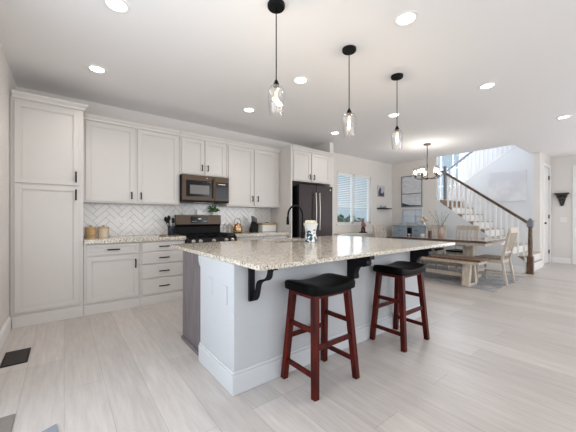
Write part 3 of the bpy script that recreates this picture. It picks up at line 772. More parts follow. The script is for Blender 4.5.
for (x, y), lab in names:
    if c0 is None:
        t = thing('recessed_light', (0, 0, CH), lab, 'ceiling light', 'recessed ceiling downlights')
        b = MB(); b.lathe([(.098, CH-.001), (.096, CH-.007), (.074, CH-.009), (.066, CH-.001)], n=32, cap=False); obj('trim_ring', b, M['trim'], t, smooth=True)
        b = MB(); b.lathe([(.068, CH-.001), (.068, CH-.004)], n=32); obj('lens', b, M['can'], t)
        c0 = t
    else: t = copy_tree(c0)
    t.location = (x, y, CH); t['label'] = lab
    l = bpy.data.lights.new('downlight', 'SPOT'); l.energy = 17 if x < 4 else 9; l.spot_size = 2.3; l.spot_blend = .8; l.color = (1, .93, .87); l.shadow_soft_size = .07
    o = bpy.data.objects.new('downlight', l); C.objects.link(o); o.location = (x, y, CH-.02)
# chandelier
HXc, HYc = 6.36, 3.09
t = thing('chandelier', (HXc, HYc, CH), 'dark metal chandelier with glass candle shades hanging over the dining table', 'chandelier')
b = MB(); b.lathe([(.07, CH-.025), (.075, CH-.02), (.075, CH-.001)], (HXc, HYc, 0), 24); obj('canopy', b, M['brass'], t, smooth=True)
b = MB(); b.tube([(HXc, HYc, CH-.02), (HXc+.01, HYc, 2.65), (HXc-.006, HYc, 2.5), (HXc, HYc, 2.42)], .009, 8); obj('chain', b, M['brass'], t, smooth=True)
b = MB(); b.lathe([(.010, 2.42), (.014, 2.36), (.010, 2.3), (.016, 2.2), (.012, 2.14), (.03, 2.11), (.035, 2.09), (.012, 2.07)], (HXc, HYc, 0), 14); obj('stem', b, M['brass'], t, smooth=True)
for k in range(5):
    a = math.radians(-35+72*k); ca, sa = math.cos(a), math.sin(a); R_ = .245
    f = lambda r, z: (HXc+ca*r, HYc+sa*r, z)
    b = MB(); b.tube([f(.02, 2.10), f(.10, 2.085), f(.19, 2.09), f(R_, 2.115), f(R_, 2.15)], .009, 8); arm = obj('arm', b, M['brass'], t, smooth=True); point('chandelier_bulb_light', (HXc+ca*R_, HYc+sa*R_, 2.27), 4.0, (1, .94, .86), .045)
    b = MB(); b.lathe([(.018, 2.13), (.034, 2.145), (.034, 2.152), (.014, 2.156), (.013, 2.19)], f(R_, 0)[:2]+(0,), 14); obj('cup', b, M['brass'], arm, smooth=True)
    b = MB(); b.lathe([(.03, 2.152), (.050, 2.17), (.060, 2.23), (.056, 2.335), (.054, 2.335), (.058, 2.23), (.048, 2.172)], f(R_, 0)[:2]+(0,), 18, cap=False); obj('glass_shade', b, M['seeded'], arm, smooth=True)
    b = MB(); b.lathe([(.012, 2.19), (.024, 2.215), (.024, 2.245), (.006, 2.285)], f(R_, 0)[:2]+(0,), 12); obj('bulb', b, M['bulb_dim'], arm, smooth=True)

# ------------------------------------------------------------ dining set
def rug_mat():
    m = mat('faded_rug', (.4, .4, .42), .95); t = m.node_tree; b = t.nodes['Principled BSDF']
    tc = t.nodes.new('ShaderNodeTexCoord'); v = t.nodes.new('ShaderNodeTexNoise'); v.inputs['Scale'].default_value = 5; v.inputs['Detail'].default_value = 8; v.inputs['Roughness'].default_value = .75
    r = t.nodes.new('ShaderNodeValToRGB'); e = r.color_ramp.elements
    e[0].position = .36; e[0].color = (.22, .25, .30, 1); e[1].position = .66; e[1].color = (.52, .49, .46, 1)
    x = e.new(.52); x.color = (.36, .36, .37, 1)
    t.links.new(tc.outputs['Object'], v.inputs['Vector']); t.links.new(v.outputs['Fac'], r.inputs[0]); t.links.new(r.outputs[0], b.inputs['Base Color'])
    return m
b = MB(); b.box(5.54, 7.45, 1.60, 4.15, 0, .008)
single('area_rug', b, rug_mat(), 'faded blue-grey patterned rug under the dining table and bench', 'rug')
RZ = .008
t = thing('dining_table', (6.25, 2.8, RZ), 'farmhouse dining table with dark top and whitewashed trestle base', 'table')
tx0, tx1, ty0, ty1, TZ = 5.78, 6.85, 1.78, 3.74, .80
b = MB(); b.box(tx0, tx1, ty0, ty1, TZ-.042, TZ); obj('tabletop', b, M['tabletop'], t, bev=.005)
b = MB(); b.box(tx0+.02, tx1-.02, ty0+.02, ty1-.02, TZ-.085, TZ-.042); obj('apron', b, M['whitewood'], t, bev=.003)
for yy in (2.22, 3.34):
    b = MB(); b.box(6.20, 6.42, yy-.09, yy+.09, .1, TZ-.11); b.box(5.95, 6.68, yy-.06, yy+.06, TZ-.13, TZ-.085)
    b.prism([(5.97, RZ), (5.97, .06), (6.12, .12), (6.50, .12), (6.74, .06), (6.74, RZ)], yy-.06, yy+.06, 'Y')
    obj('pedestal', b, M['whitewood'], t, bev=.005)
b = MB(); b.box(6.28, 6.34, 2.31, 3.25, .22, .32); obj('stretcher', b, M['whitewood'], t, bev=.004)
# bench
t = thing('dining_bench', (5.72, 2.8, RZ), 'long bench with brown plank seat and whitewashed trestle legs in front of the dining table', 'bench')
bx0, bx1, by0, by1, BZ = 5.50, 5.93, 1.78, 3.64, .49
b = MB()
for k in range(3):
    a = bx0 + k*(bx1-bx0)/3; b.box(a+.002, a+(bx1-bx0)/3-.002, by0, by1, BZ-.035, BZ)
obj('seat', b, M['brownwood'], t, bev=.004)
b = MB(); b.box(bx0+.015, bx1-.015, by0+.03, by1-.03, BZ-.085, BZ-.035); obj('apron', b, M['whitewood'], t, bev=.003)
for yy in (2.02, 3.40):
    b = MB(); b.bar((bx0+.06, yy, RZ), (bx0+.13, yy, BZ-.08), .12, .08, up=(1, 0, 0)); b.bar((bx1-.06, yy, RZ), (bx1-.13, yy, BZ-.08), .12, .08, up=(1, 0, 0))
    b.box(bx0+.02, bx1-.02, yy-.05, yy+.05, RZ, .05); b.box(bx0+.04, bx1-.04, yy-.05, yy+.05, BZ-.12, BZ-.085)
    obj('leg', b, M['whitewood'], t, bev=.004)
b = MB(); b.box(5.69, 5.74, 2.02, 3.40, .14, .21); obj('stretcher', b, M['whitewood'], t, bev=.004)
def chair(x, y, rot, label, dark=False):
    """seat front towards +Y before rotation"""
    t = thing('dining_chair', (0, 0, 0), label, 'chair', 'slat-back dining chairs')
    wd, dp, sz = .52, .44, .485
    b = MB(); b.prism([(-wd/2, dp/2), (wd/2, dp/2), (wd/2-.03, -dp/2), (-wd/2+.03, -dp/2)], sz-.035, sz, 'Z'); obj('seat', b, M['seatwood'], t, bev=.01)
    b = MB(); b.box(-wd/2+.03, wd/2-.03, -dp/2+.02, dp/2-.02, sz-.09, sz-.035); obj('apron', b, M['whitewood'], t)
    for sx in (-1, 1):
        b = MB(); b.bar((sx*(wd/2-.03), dp/2-.035, RZ), (sx*(wd/2-.03), dp/2-.035, sz-.035), .032, .032, up=(0, 1, 0), w2=.045, h2=.045); obj('front_leg', b, M['whitewood'], t, bev=.003)
        b = MB(); X = sx*(wd/2-.045)
        b.bar((X, -dp/2-.055, RZ), (X, -dp/2+.02, sz-.03), .034, .036, up=(0, 1, 0)); b.bar((X, -dp/2+.02, sz-.04), (X*1.03, -dp/2-.10, 1.01), .036, .042, up=(0, 1, 0)); obj('rear_leg', b, M['whitewood'], t, bev=.003)
    b = MB(); ty = -dp/2-.10; b.box(-wd/2+.02, wd/2-.02, ty-.012, ty+.014, .94, 1.04); obj('top_rail', b, M['whitewood'], t, bev=.008)
    b = MB(); b.box(-wd/2+.04, wd/2-.04, -dp/2-.012, -dp/2+.012, .56, .60); obj('lower_rail', b, M['whitewood'], t, bev=.003)
    for k in range(5):
        X = (k-2)*.082; b = MB(); b.bar((X, -dp/2, .59), (X, ty, .95), .034, .014, up=(0, 1, 0)); obj('slat', b, M['whitewood'], t)
    b = MB(); b.box(-wd/2+.04, wd/2-.04, dp/2-.045, dp/2-.025, .2, .235)
    b.box(-wd/2+.02, -wd/2+.04, -dp/2-.02, dp/2-.03, .16, .19); b.box(wd/2-.04, wd/2-.02, -dp/2-.02, dp/2-.03, .16, .19); obj('stretcher', b, M['whitewood'], t)
    t.location = (x, y, 0); t.rotation_euler = (0, 0, rot); return t
ch = chair(6.38, 1.86, 0, 'whitewashed slat-back chair at the near end of the dining table, by the stair newel')
for (x, y, r, lab) in ((7.04, 2.64, PI/2, 'whitewashed slat-back chair on the stair side of the table, nearer the newel post'),
                       (7.04, 3.34, PI/2, 'whitewashed slat-back chair on the stair side of the table, behind the vase'),
                       (6.30, 3.98, PI, 'whitewashed slat-back chair at the far end of the table by the window')):
    c = copy_tree(ch); c.location = (x, y, 0); c.rotation_euler = (0, 0, r); c['label'] = lab
    if x > 7:
        for q in c.children:
            if q.name.startswith('seat'): q.data = q.data.copy(); q.data.materials[0] = M['leather']; q['label'] = 'dark cushioned seat'
# table items
t = thing('flower_vase', (6.35, 2.80, TZ), 'ribbed blush vase of green stems on the dining table', 'vase')
b = MB(); b.lathe([(.045, TZ), (.06, TZ+.03), (.062, TZ+.12), (.05, TZ+.19), (.052, TZ+.215), (.046, TZ+.215), (.044, TZ+.18)], (6.35, 2.80, 0), 20); obj('vase', b, mat('blush_glass', (.50, .36, .30), .25), t, smooth=True)
b = MB(); random.seed(3)
for k in range(9):
    a = random.uniform(0, 2*PI); r = random.uniform(.10, .30); h = random.uniform(.30, .52)
    pts = [(6.35, 2.80, TZ+.1), (6.35+.4*r*math.cos(a), 2.80+.4*r*math.sin(a), TZ+.1+h*.6), (6.35+r*math.cos(a), 2.80+r*math.sin(a), TZ+.1+h)]
    b.tube(pts, .004, 5, .002)
    for q in range(3):
        f = .55+.15*q; p = Vector(pts[0]).lerp(Vector(pts[2]), f); d = Vector((random.uniform(-1, 1), random.uniform(-1, 1), random.uniform(.2, 1))).normalized()
        s_ = d.cross(Vector((0, 0, 1))).normalized()*.009; b.quad([p, p+d*.025+s_, p+d*.055, p+d*.025-s_])
obj('stems', b, M['sage'], t)
b = MB(); b.lathe([(.035, TZ), (.035, TZ+.13), (.028, TZ+.13), (.028, TZ+.10)], (6.30, 3.0, 0), 16); single('candle_holder', b, mat('brown_candle', (.12, .05, .025), .3), 'small brown candle holder left of the vase on the dining table', 'candle holder', smooth=True)
t = thing('lantern', (6.3, 3.47, TZ), 'small black square lantern with white candle on the far half of the dining table', 'lantern')
b = MB(); b.box(6.26, 6.34, 3.43, 3.51, TZ, TZ+.012); b.box(6.26, 6.34, 3.43, 3.51, TZ+.17, TZ+.19); 
for sx in (6.262, 6.33):
    for sy in (3.432, 3.50): b.box(sx, sx+.008, sy, sy+.008, TZ, TZ+.18)
b.box(6.262, 6.264, 3.44, 3.50, TZ+.07, TZ+.17); b.box(6.30, 6.338, 3.43, 3.51, TZ+.05, TZ+.17)
obj('frame', b, M['black'], t)
b = MB(); b.lathe([(.022, TZ+.012), (.022, TZ+.045)], (6.285, 3.47, 0), 12); obj('candle', b, M['ceramic'], t)
t = thing('pumpkin', (6.25, 3.14, TZ), 'little white pumpkin ornament on the dining table beside the candle holder', 'ornament')
b = MB(); n = 24
pts = []
b.lathe([(.006, TZ+.002), (.03, TZ), (.044, TZ+.025), (.04, TZ+.05), (.018, TZ+.06), (.004, TZ+.055)], (6.25, 3.14, 0), n)
for v in b.b.verts:
    a = math.atan2(v.co.y-3.14, v.co.x-6.25); k = 1+.08*math.cos(8*a); v.co.x = 6.25+(v.co.x-6.25)*k; v.co.y = 3.14+(v.co.y-3.14)*k
obj('fruit', b, M['ceramic'], t, smooth=True)
b = MB(); b.tube([(6.25, 3.14, TZ+.055), (6.255, 3.145, TZ+.08)], .006, 8); obj('stem', b, M['lightwood'], t)

# ------------------------------------------------------------ sideboard on back wall
t = thing('sideboard', (7.68, 4.08, 0), 'blue-grey painted sideboard against the far wall behind the dining table', 'sideboard')
b = MB(); b.box(7.46, 7.90, 3.68, 4.60, .08, .98); 
for x in (7.48, 7.84):
    for y in (3.70, 4.54): b.box(x, x+.04, y, y+.04, 0, .08)
obj('body', b, M['bluegrey'], t, bev=.003)
b = MB(); b.box(7.43, 7.90, 3.655, 4.625, .98, 1.01); obj('top', b, M['bluegrey'], t, bev=.005)
for (a, c) in ((3.70, 4.13), (4.15, 4.58)):
    b = MB(); b.box(7.445, 7.46, a, c, .78, .96); o = obj('drawer', b, M['bluegrey'], t, bev=.004)
    b = MB(); b.box(7.425, 7.445, (a+c)/2-.05, (a+c)/2+.05, .865, .875); obj('handle', b, M['black'], o)
    b = MB(); b.box(7.445, 7.46, a, c, .10, .765); b.box(7.438, 7.446, a+.05, c-.05, .15, .71); o = obj('door', b, M['bluegrey'], t, bev=.004)
    b = MB(); b.box(7.42, 7.44, (c-.04 if a < 4.14 else a+.03), (c-.03 if a < 4.14 else a+.04), .5, .6); obj('handle', b, M['black'], o)
t = thing('dried_flower_arrangement', (7.66, 3.80, 1.01), 'round cream dried flower arrangement on the right end of the sideboard', 'flowers')
b = MB(); b.lathe([(.04, 1.01), (.05, 1.04), (.03, 1.09)], (7.66, 3.80, 0), 16); obj('pot', b, M['ceramic'], t, smooth=True)
b = MB(); random.seed(5)
for k in range(46):
    d = Vector((random.gauss(0, 1), random.gauss(0, 1), random.gauss(.2, 1))).normalized(); p = Vector((7.66, 3.80, 1.17)) + d*.075; b.sphere(p, random.uniform(.022, .034), 8)
obj('blooms', b, M['cream'], t, smooth=True)
for k, (y, h, lab) in enumerate(((4.50, .06, 'small pale bowl at the left end of the sideboard top'), (4.36, .07, 'small pale cup on the sideboard, second from its left end'), (3.93, .06, 'small pale dish in the middle of the sideboard, left of the dried flowers'))):
    b = MB(); b.lathe([(.025, 1.01), (.05, 1.01+h*.5), (.055, 1.01+h), (.048, 1.01+h), (.02, 1.02)], (7.62, y, 0), 16); single('bowl', b, mat('pale_blue_glaze', (.55, .62, .68), .3), lab, 'bowl', smooth=True)

# pictures
def frame_x(name, y0, y1, z0, z1, x, label, cat, fm, pm, extra=None, fw=.025):
    t = thing(name, (x, (y0+y1)/2, z0), label, cat)
    b = MB(); b.box(x-.028, x-.001, y0, y0+fw, z0, z1); b.box(x-.028, x-.001, y1-fw, y1, z0, z1); b.box(x-.028, x-.001, y0+fw, y1-fw, z0, z0+fw); b.box(x-.028, x-.001, y0+fw, y1-fw, z1-fw, z1)
    if extra: extra(b, x)
    obj('frame', b, fm, t)
    b = MB(); b.box(x-.012, x-.001, y0+fw, y1-fw, z0+fw, z1-fw); obj('print', b, pm, t)
    return t
def snow_mat():
    m = mat('snowy_print', (.7, .72, .76), .6); t = m.node_tree; b = t.nodes['Principled BSDF']
    tc = t.nodes.new('ShaderNodeTexCoord'); mp = t.nodes.new('ShaderNodeMapping'); mp.inputs['Scale'].default_value = (1, 3, 7)
    n = t.nodes.new('ShaderNodeTexNoise'); n.inputs['Scale'].default_value = 2; n.inputs['Detail'].default_value = 6
    r = t.nodes.new('ShaderNodeValToRGB'); e = r.color_ramp.elements; e[0].position = .38; e[0].color = (.58, .60, .65, 1); e[1].position = .60; e[1].color = (.70, .71, .74, 1)
    t.links.new(tc.outputs['Object'], mp.inputs[0]); t.links.new(mp.outputs[0], n.inputs['Vector']); t.links.new(n.outputs['Fac'], r.inputs[0])
    t.links.new(r.outputs[0], b.inputs['Base Color']); return m
def ex(b, x): b.box(x-.026, x-.001, 4.0, 4.59, 1.905, 1.93)
t = frame_x('framed_picture', 3.98, 4.61, 1.53, 2.44, BX, 'large dark-framed pale mountain picture on the far wall above the sideboard', 'picture', M['railgrey'], snow_mat(), ex)
b = MB(); b.prism([(4.583, 1.556), (4.583, 1.66), (4.53, 1.645), (4.46, 1.62), (4.34, 1.59), (4.02, 1.575), (4.02, 1.556)], BX-.016, BX-.011, 'X'); obj('dark_foreground', b, mat('dark_ink', (.06, .065, .07), .6), t)
t = frame_x('window_frame_decor', 3.98, 4.58, 1.06, 1.47, BX, 'pale blue-grey divided frame leaning above the sideboard under the mountain picture', 'wall decor', mat('pale_blue_frame', (.48, .56, .62), .5), mat('pale_mirror', (.62, .68, .74), .25),
            lambda b, x: (b.box(x-.026, x-.001, 4.16, 4.18, 1.07, 1.46), b.box(x-.026, x-.001, 3.99, 4.57, 1.26, 1.28)), fw=.03)
t = thing('framed_picture', (7.33, WY, 1.83), 'small black and white photo frame beside the kitchen window', 'picture')
b = MB(); b.box(7.16, 7.50, WY-.02, WY-.001, 1.83, 2.16); obj('canvas', b, mat('photo_print', (.55, .54, .56), .5, var=.05), t)
b = MB(); b.prism([(7.20, 1.85), (7.19, 1.98), (7.24, 2.08), (7.28, 2.11), (7.33, 2.06), (7.31, 1.97), (7.38, 1.93), (7.44, 2.0), (7.47, 1.93), (7.46, 1.85)], WY-.022, WY-.019, 'Y'); obj('dark_figure', b, mat('photo_dark', (.06, .06, .09), .5), t)
b = MB(); b.box(7.15, 7.70, WY-.14, WY-.001, 1.475, 1.505); single('floating_shelf', b, M['black'], 'black floating shelf beside the kitchen window under the small photo', 'shelf')
for (x, lab) in ((7.27, 'small teal pot on the left of the black floating shelf'), (7.45, 'small teal pot on the right of the black floating shelf')):
    b = MB(); b.lathe([(.02, 1.505), (.035, 1.52), (.03, 1.57), (.034, 1.575)], (x, WY-.07, 0), 14); single('small_pot', b, mat('teal_glaze', (.25, .42, .46), .3), lab, 'pot', smooth=True)
# stair wall canvas
def canvas_mat():
    m = mat('pale_abstract', (.76, .76, .78), .6); t = m.node_tree; b = t.nodes['Principled BSDF']
    tc = t.nodes.new('ShaderNodeTexCoord'); n = t.nodes.new('ShaderNodeTexNoise'); n.inputs['Scale'].default_value = 2.2; n.inputs['Detail'].default_value = 3
    r = t.nodes.new('ShaderNodeValToRGB'); e = r.color_ramp.elements; e[0].position = .4; e[0].color = (.66, .66, .70, 1); e[1].position = .58; e[1].color = (.77, .77, .78, 1)
    t.links.new(tc.outputs['Object'], n.inputs['Vector']); t.links.new(n.outputs['Fac'], r.inputs[0]); t.links.new(r.outputs[0], b.inputs['Base Color']); return m
b = MB(); b.box(SX-.035, SX-.001, 1.98, 2.80, 1.66, 2.45); t = single('wall_canvas', b, canvas_mat(), 'pale lavender and white abstract canvas on the wall behind the lower stair railing', 'picture', bev=.003)
# carved bracket on the right wall
t = thing('wall_bracket_shelf', (RX, 1.49, 1.52), 'black carved bracket shelf on the hall wall right of the door', 'wall shelf')
b = MB(); b.box(RX-.13, RX-.001, 1.345, 1.635, 1.85, 1.88); b.box(RX-.11, RX-.001, 1.37, 1.61, 1.82, 1.85); obj('ledge', b, M['pewter'], t, bev=.005)
b = MB()
for (y, z, r) in ((1.49, 1.76, .05), (1.42, 1.79, .04), (1.56, 1.79, .04), (1.45, 1.71, .038), (1.53, 1.71, .038), (1.49, 1.66, .038), (1.49, 1.60, .032), (1.49, 1.555, .024)):
    b.sphere((RX-.045, y, z), r, 12, (.9, 1, 1.1))
b.prism([(1.40, 1.83), (1.58, 1.83), (1.555, 1.68), (1.52, 1.54), (1.46, 1.54), (1.425, 1.68)], RX-.03, RX-.001, 'X')
obj('carving', b, M['pewter'], t, smooth=True)
b = MB(); b.box(RX-.008, RX-.001, 1.40, 1.53, 1.11, 1.23); o = single('light_switch', b, M['trim'], 'white light switch plate below the black bracket shelf', 'light switch', bev=.002)
b = MB()
for y in (1.435, 1.495): b.box(RX-.012, RX-.008, y-.013, y+.013, 1.14, 1.20)
obj('rockers', b, M['ceramic'], o)

# ------------------------------------------------------------ counter items
def canister(x, y, r, h, label, m, band):
    t = thing('canister', (x, y, KT), label, 'canister')
    b = MB(); b.lathe([(r, KT), (r, KT+h*.72), (r*.96, KT+h*.74)], (x, y, 0), 24); obj('jar', b, m, t, smooth=True)
    b = MB(); b.lathe([(r*1.03, KT+h*.74), (r*1.03, KT+h*.84), (r*.3, KT+h*.86), (r*.25, KT+h*.9), (r*.22, KT+h)], (x, y, 0), 24); obj('lid', b, band, t, smooth=True)
canister(.285, 4.70, .062, .17, 'bamboo canister with lid beside the pantry cabinet', M['lightwood'], M['lightwood'])
canister(.43, 4.72, .066, .17, 'cream canister with bamboo lid, second from the pantry', mat('cream_jar', (.62, .52, .38), .25), M['lightwood'])
t = thing('utensil_crock', (1.33, 4.68, KT), 'dark crock full of black cooking utensils left of the range', 'utensil holder')
b = MB(); b.lathe([(.050, KT), (.054, KT+.01), (.054, KT+.15), (.049, KT+.15), (.047, KT+.03)], (1.33, 4.68, 0), 22); obj('crock', b, mat('dark_blue_crock', (.015, .02, .035), .15), t, smooth=True)
for (dx, dy, h, kk) in ((-.085, .0, .29, 0), (-.055, -.02, .27, 1), (-.03, .02, .31, 0), (.03, .01, .27, 1)):
    b = MB(); b.tube([(1.33+dx*.2, 4.68+dy*.2, KT+.05), (1.33+dx, 4.68+dy, KT+h-.07)], .006, 8)
    if kk: b.box(1.33+dx-.022, 1.33+dx+.022, 4.68+dy-.004, 4.68+dy+.004, KT+h-.08, KT+h)
    else: b.sphere((1.33+dx, 4.68+dy, KT+h-.04), .026, 12, (1, .35, 1.6))
    obj('utensil', b, M['black'], t, smooth=True)
b = MB(); b.lathe([(.03, KT), (.06, KT+.012), (.065, KT+.02), (.058, KT+.018), (.02, KT+.008)], (1.17, 4.55, 0), 18); single('spoon_rest', b, M['lightwood'], 'small wooden spoon rest dish on the counter left of the utensil crock', 'dish', smooth=True)
# on the backguard
GZ = 1.262
for (x, w_, h, lab) in ((1.585, .05, .075, 'small white bottle standing on the range backguard, left one'), (1.86, .11, .085, 'small white framed card standing on the range backguard, above its display')):
    b = MB()
    if w_ < .1: b.lathe([(.018, GZ), (.02, GZ+.04), (.009, GZ+.055), (.009, GZ+h)], (x, 4.872, 0), 14); single('bottle', b, M['ceramic'], lab, 'bottle', smooth=True)
    else:
        b.box(x-w_/2, x+w_/2, 4.865, 4.88, GZ, GZ+h); single('card_frame', b, M['ceramic'], lab, 'card', bev=.003)
t = thing('potted_herb', (2.10, 4.848, GZ), 'small green leafy plant in a white pot on the right end of the range backguard', 'plant')
b = MB(); b.lathe([(.024, GZ), (.034, GZ+.05), (.030, GZ+.05), (.028, GZ+.04)], (2.10, 4.848, 0), 16); obj('pot', b, M['ceramic'], t, smooth=True)
b = MB(); random.seed(11)
for k in range(46):
    a = random.uniform(0, 2*PI); e_ = random.uniform(.1, 1.3); L = random.uniform(.04, .11)
    d = Vector((math.cos(a)*math.cos(e_), math.sin(a)*math.cos(e_)*.45, math.sin(e_))); p = Vector((2.10, 4.848, GZ+.045)); q = p + d*L
    b.tube([p, q], .0015, 4); s_ = d.cross(Vector((random.uniform(-1, 1), random.uniform(-1, 1), .3))).normalized()*.016; b.quad([q-d*.01, q+d*.014+s_, q+d*.042, q+d*.014-s_])
obj('leaves', b, M['leaf'], t)
# glass jars, kettle, knives, bread box
for (x, lab) in ((2.30, 'clear glass jar right beside the range, left of the kettle'), (2.395, 'clear glass jar touching distance from the kettle')):
    t = thing('glass_jar', (x, 4.80, KT), lab, 'jar')
    b = MB(); b.lathe([(.03, KT), (.034, KT+.01), (.034, KT+.10), (.022, KT+.12), (.022, KT+.135), (.018, KT+.135), (.03, KT+.10), (.03, KT+.012)], (x, 4.80, 0), 18); obj('jar', b, M['clear'], t, smooth=True)
    b = MB(); b.lathe([(.024, KT+.135), (.024, KT+.15), (.008, KT+.155), (.008, KT+.17)], (x, 4.80, 0), 14); obj('lid', b, M['steel'], t, smooth=True)
t = thing('kettle', (2.53, 4.74, KT), 'copper kettle with an arched handle on the counter right of the range', 'kettle')
kx, ky = 2.53, 4.74
b = MB(); b.lathe([(.083, KT+.012), (.090, KT+.03), (.083, KT+.11), (.06, KT+.155), (.03, KT+.168), (.012, KT+.171), (.014, KT+.188), (.006, KT+.193)], (kx, ky, 0), 26); obj('body', b, M['copper'], t, smooth=True)
b = MB(); b.lathe([(.08, KT), (.084, KT+.02)], (kx, ky, 0), 26); obj('base', b, M['black'], t, smooth=True)
b = MB(); b.tube([(kx+.075*math.cos(a), ky, KT+.14+.13*math.sin(a)) for a in [PI*k/12 for k in range(13)]], .008, 8); obj('handle', b, M['steel'], t, smooth=True)
b = MB(); b.tube([(kx-.06, ky, KT+.07), (kx-.10, ky, KT+.10), (kx-.12, ky, KT+.14)], .014, 10, .008); obj('spout', b, M['copper'], t, smooth=True)
t = thing('knife_block', (2.90, 4.66, KT), 'slanted black knife block full of knives right of the kettle', 'knife block')
b = MB(); b.prism([(2.81, KT), (2.95, KT), (2.96, KT+.15), (2.86, KT+.21), (2.81, KT+.06)], 4.70, 4.80, 'Y'); obj('block', b, M['black'], t, bev=.004)
for r_ in range(2):
    for k in range(3):
        px = 2.87+k*.033; pz = KT+.20-k*.02; b = MB(); b.bar((px, 4.725+r_*.05, pz-.02), (px+.045-.06, 4.725+r_*.05, pz+.11), .018, .022, up=(0, 1, 0)); o = obj('knife', b, mat('knife_handle', (.10, .08, .09), .35) if k == 0 and r_ == 0 else bpy.data.materials['knife_handle'], t, bev=.003)
t = thing('bread_box', (3.21, 4.66, KT), 'white bread box with bamboo lid on the counter beside the fridge panel', 'bread box')
b = MB(); b.box(3.03, 3.36, 4.66, 4.84, KT, KT+.135); obj('box', b, M['ceramic'], t, bev=.012, seg=3)
b = MB(); b.box(3.025, 3.365, 4.655, 4.845, KT+.135, KT+.175); obj('lid', b, M['lightwood'], t, bev=.006)
b = MB(); b.box(3.16, 3.23, 4.74, 4.76, KT+.175, KT+.188); obj('lid_handle', b, M['black'], t)
# crock on island
def crock_mat():
    m = mat('blue_painted_ceramic', (.8, .8, .8), .15); t = m.node_tree; b = t.nodes['Principled BSDF']
    tc = t.nodes.new('ShaderNodeTexCoord'); v = t.nodes.new('ShaderNodeTexNoise'); v.inputs['Scale'].default_value = 30; v.inputs['Detail'].default_value = 1
    r = t.nodes.new('ShaderNodeValToRGB'); e = r.color_ramp.elements; r.color_ramp.interpolation = 'CONSTANT'
    e[0].position = 0; e[0].color = (.80, .80, .79, 1); e[1].position = .52; e[1].color = (.025, .09, .14, 1)
    t.links.new(tc.outputs['Object'], v.inputs['Vector']); t.links.new(v.outputs['Fac'], r.inputs[0])
    sp = t.nodes.new('ShaderNodeSeparateXYZ'); t.links.new(tc.outputs['Object'], sp.inputs[0])
    c = t.nodes.new('ShaderNodeMath'); c.operation = 'LESS_THAN'; c.inputs[1].default_value = .155; t.links.new(sp.outputs['Z'], c.inputs[0])
    x = t.nodes.new('ShaderNodeMix'); x.data_type = 'RGBA'; x.inputs['A'].default_value = (.80, .80, .79, 1)
    t.links.new(c.outputs[0], x.inputs['Factor']); t.links.new(r.outputs[0], x.inputs['B']); t.links.new(x.outputs['Result'], b.inputs['Base Color']); return m
t = thing('painted_jar', (2.385, 2.59, CT), 'white jar with blue painted pattern and cream filling on the island by the faucet', 'jar')
b = MB(); b.lathe([(.074, CT), (.080, CT+.01), (.070, CT+.06), (.063, CT+.12), (.076, CT+.18), (.092, CT+.225), (.088, CT+.225), (.06, CT+.13), (.06, CT+.03)], (2.385, 2.59, 0), 28); obj('jar', b, crock_mat(), t, smooth=True)
b = MB(); random.seed(4)
for k in range(9):
    a = 2*PI*k/9; b.sphere((2.385+.046*math.cos(a), 2.59+.046*math.sin(a), CT+.225+.012*(k % 2)), .032, 12, (1, 1, .9))
b.sphere((2.385, 2.59, CT+.225), .035, 12); b.lathe([(.05, CT+.15), (.074, CT+.21)], (2.385, 2.59, 0), 18)
obj('filling', b, mat('cream_linen', (.74, .68, .56), .9, bump=.8, bscale=60), t, smooth=True)

# ------------------------------------------------------------ console under the window with figurine
t = thing('console_table', (5.9, 4.72, 0), 'cream console under the kitchen window carrying the figurine', 'console')
b = MB(); b.box(5.05, 7.0, 4.50, 4.895, .79, .83); obj('top', b, mat('cream_console_top', (.66, .62, .55), .25), t, bev=.004)
b = MB(); b.box(5.08, 6.97, 4.53, 4.88, .08, .79); obj('body', b, M['cabinet'], t, bev=.003)
b = MB(); b.box(5.12, 6.93, 4.57, 4.86, 0, .08); obj('plinth', b, M['cabinet'], t)
for k in range(3):
    a = 5.12+k*.62; bb = MB(); shaker(bb, a, a+.58, .12, .76, 4.51); o = obj('door', bb, M['cabinet'], t); pull((a+.53, .6), .1, True, o, 4.51)
t = thing('figurine', (6.12, 4.64, .83), 'dark and terracotta standing figurine below the kitchen window', 'figurine')
fx0, fy0, fz = 6.12, 4.64, .83
b = MB(); b.lathe([(.10, fz), (.10, fz+.02), (.08, fz+.03)], (fx0, fy0, 0), 20); obj('base', b, M['ebony'], t, smooth=True)
b = MB(); b.tube([(fx0-.05, fy0, fz+.03), (fx0-.045, fy0, fz+.10), (fx0-.01, fy0, fz+.17)], .026, 10, .03); b.tube([(fx0+.055, fy0, fz+.03), (fx0+.05, fy0, fz+.10), (fx0+.01, fy0, fz+.17)], .026, 10, .03); obj('legs', b, mat('dark_red_glaze', (.08, .02, .018), .3), t, smooth=True)
b = MB(); b.sphere((fx0, fy0, fz+.22), .06, 16, (1, .8, 1.3)); b.sphere((fx0, fy0, fz+.335), .038, 14, (1, 1, 1.15)); b.tube([(fx0, fy0, fz+.28), (fx0, fy0, fz+.32)], .02, 10)
b.tube([(fx0-.05, fy0, fz+.26), (fx0-.075, fy0-.01, fz+.20), (fx0-.03, fy0-.05, fz+.17)], .017, 8); b.tube([(fx0+.05, fy0, fz+.26), (fx0+.075, fy0-.01, fz+.20), (fx0+.03, fy0-.05, fz+.17)], .017, 8)
obj('torso', b, mat('terracotta_glaze', (.26, .13, .10), .4), t, smooth=True)
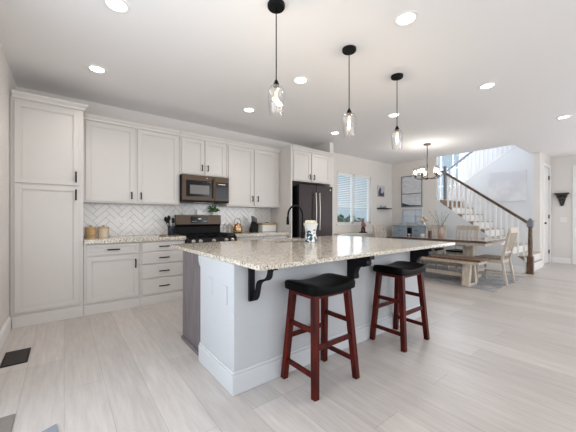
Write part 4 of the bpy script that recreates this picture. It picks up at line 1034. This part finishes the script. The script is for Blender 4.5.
# floor vent, mats
t = thing('floor_vent', (-.325, 3.39, 0), 'black metal floor register near the left wall', 'vent')
b = MB(); b.box(-.41, -.24, 3.22, 3.56, 0, .004); obj('plate', b, M['black'], t)
b = MB()
for k in range(14): y = 3.24+k*.022; b.box(-.395, -.255, y, y+.01, .004, .007)
obj('louvers', b, mat('dark_bronze', (.05, .04, .035), .4), t)
b = MB(); b.box(-.455, -.235, 1.50, 2.40, 0, .010)
single('floor_mat', b, mat('grey_brown_mat', (.22, .19, .17), .9, bump=.6, bscale=90), 'grey-brown floor mat at the left wall in the bottom corner of the photo', 'mat')
b = MB(); b.prism([(-.105, 2.10), (-.035, 2.135), (-.02, 2.0), (-.10, 1.98)], 0, .010, 'Z')
single('folded_cloth', b, mat('blue_grey_cloth', (.22, .235, .27), .9), 'small blue-grey cloth on the floor at the bottom edge of the photo', 'cloth')

# ------------------------------------------------------------ outside
b = MB(); b.box(-40, 60, 5.6, 90, -1.2, -1.0); struct('ground_outside', b, mat('lawn', (.12, .20, .07), .9, var=.3, vscale=2))
def tree(x, y, h, r, label, seed, col):
    random.seed(seed); t = thing('tree', (x, y, -1), label, 'tree', 'trees outside the kitchen window')
    b = MB(); b.tube([(x, y, -1), (x, y, -1+h*.6)], .12, 8, .05); obj('trunk', b, M['railwood'], t)
    b = MB()
    for k in range(260):
        d = Vector((random.gauss(0, 1), random.gauss(0, 1), random.gauss(0, 1))).normalized()*r*random.uniform(.5, 1)
        c = Vector((x, y, -1+h*.62)) + Vector((d.x, d.y, d.z*h*.42/r)); s_ = random.uniform(.12, .3)
        q = Vector((random.gauss(0, 1), random.gauss(0, 1), random.gauss(0, 1))).normalized(); p = q.cross(Vector((0, 0, 1))).normalized()
        b.quad([c-q*s_, c-p*s_*.6, c+q*s_, c+p*s_*.6])
    obj('foliage', b, col, t)
G1 = mat('tree_green', (.16, .28, .10), .8, var=.3, vscale=2); G2 = mat('tree_olive', (.30, .32, .14), .8, var=.3, vscale=2)
for i, (x, y, h, r, lab, c) in enumerate(((9.6, 10, 2.0, .9, 'green bush outside at the left side of the kitchen window', G1), (11.6, 11, 2.15, 1.0, 'olive bush outside behind the window mullion', G2),
      (13.6, 12, 2.3, 1.1, 'green bush outside behind the right half of the kitchen window', G1), (16.0, 13, 2.4, 1.2, 'darker bush outside at the far right of the kitchen window', G1))):
    tree(x, y, h, r, lab, 20+i, c)
b = MB(); b.prism([(12, -1), (30, 2.2), (45, 3.2), (62, 2.3), (90, -1)], 60, 70, 'Y'); struct('hills_outside', b, mat('blue_hills', (.30, .42, .52), .9))
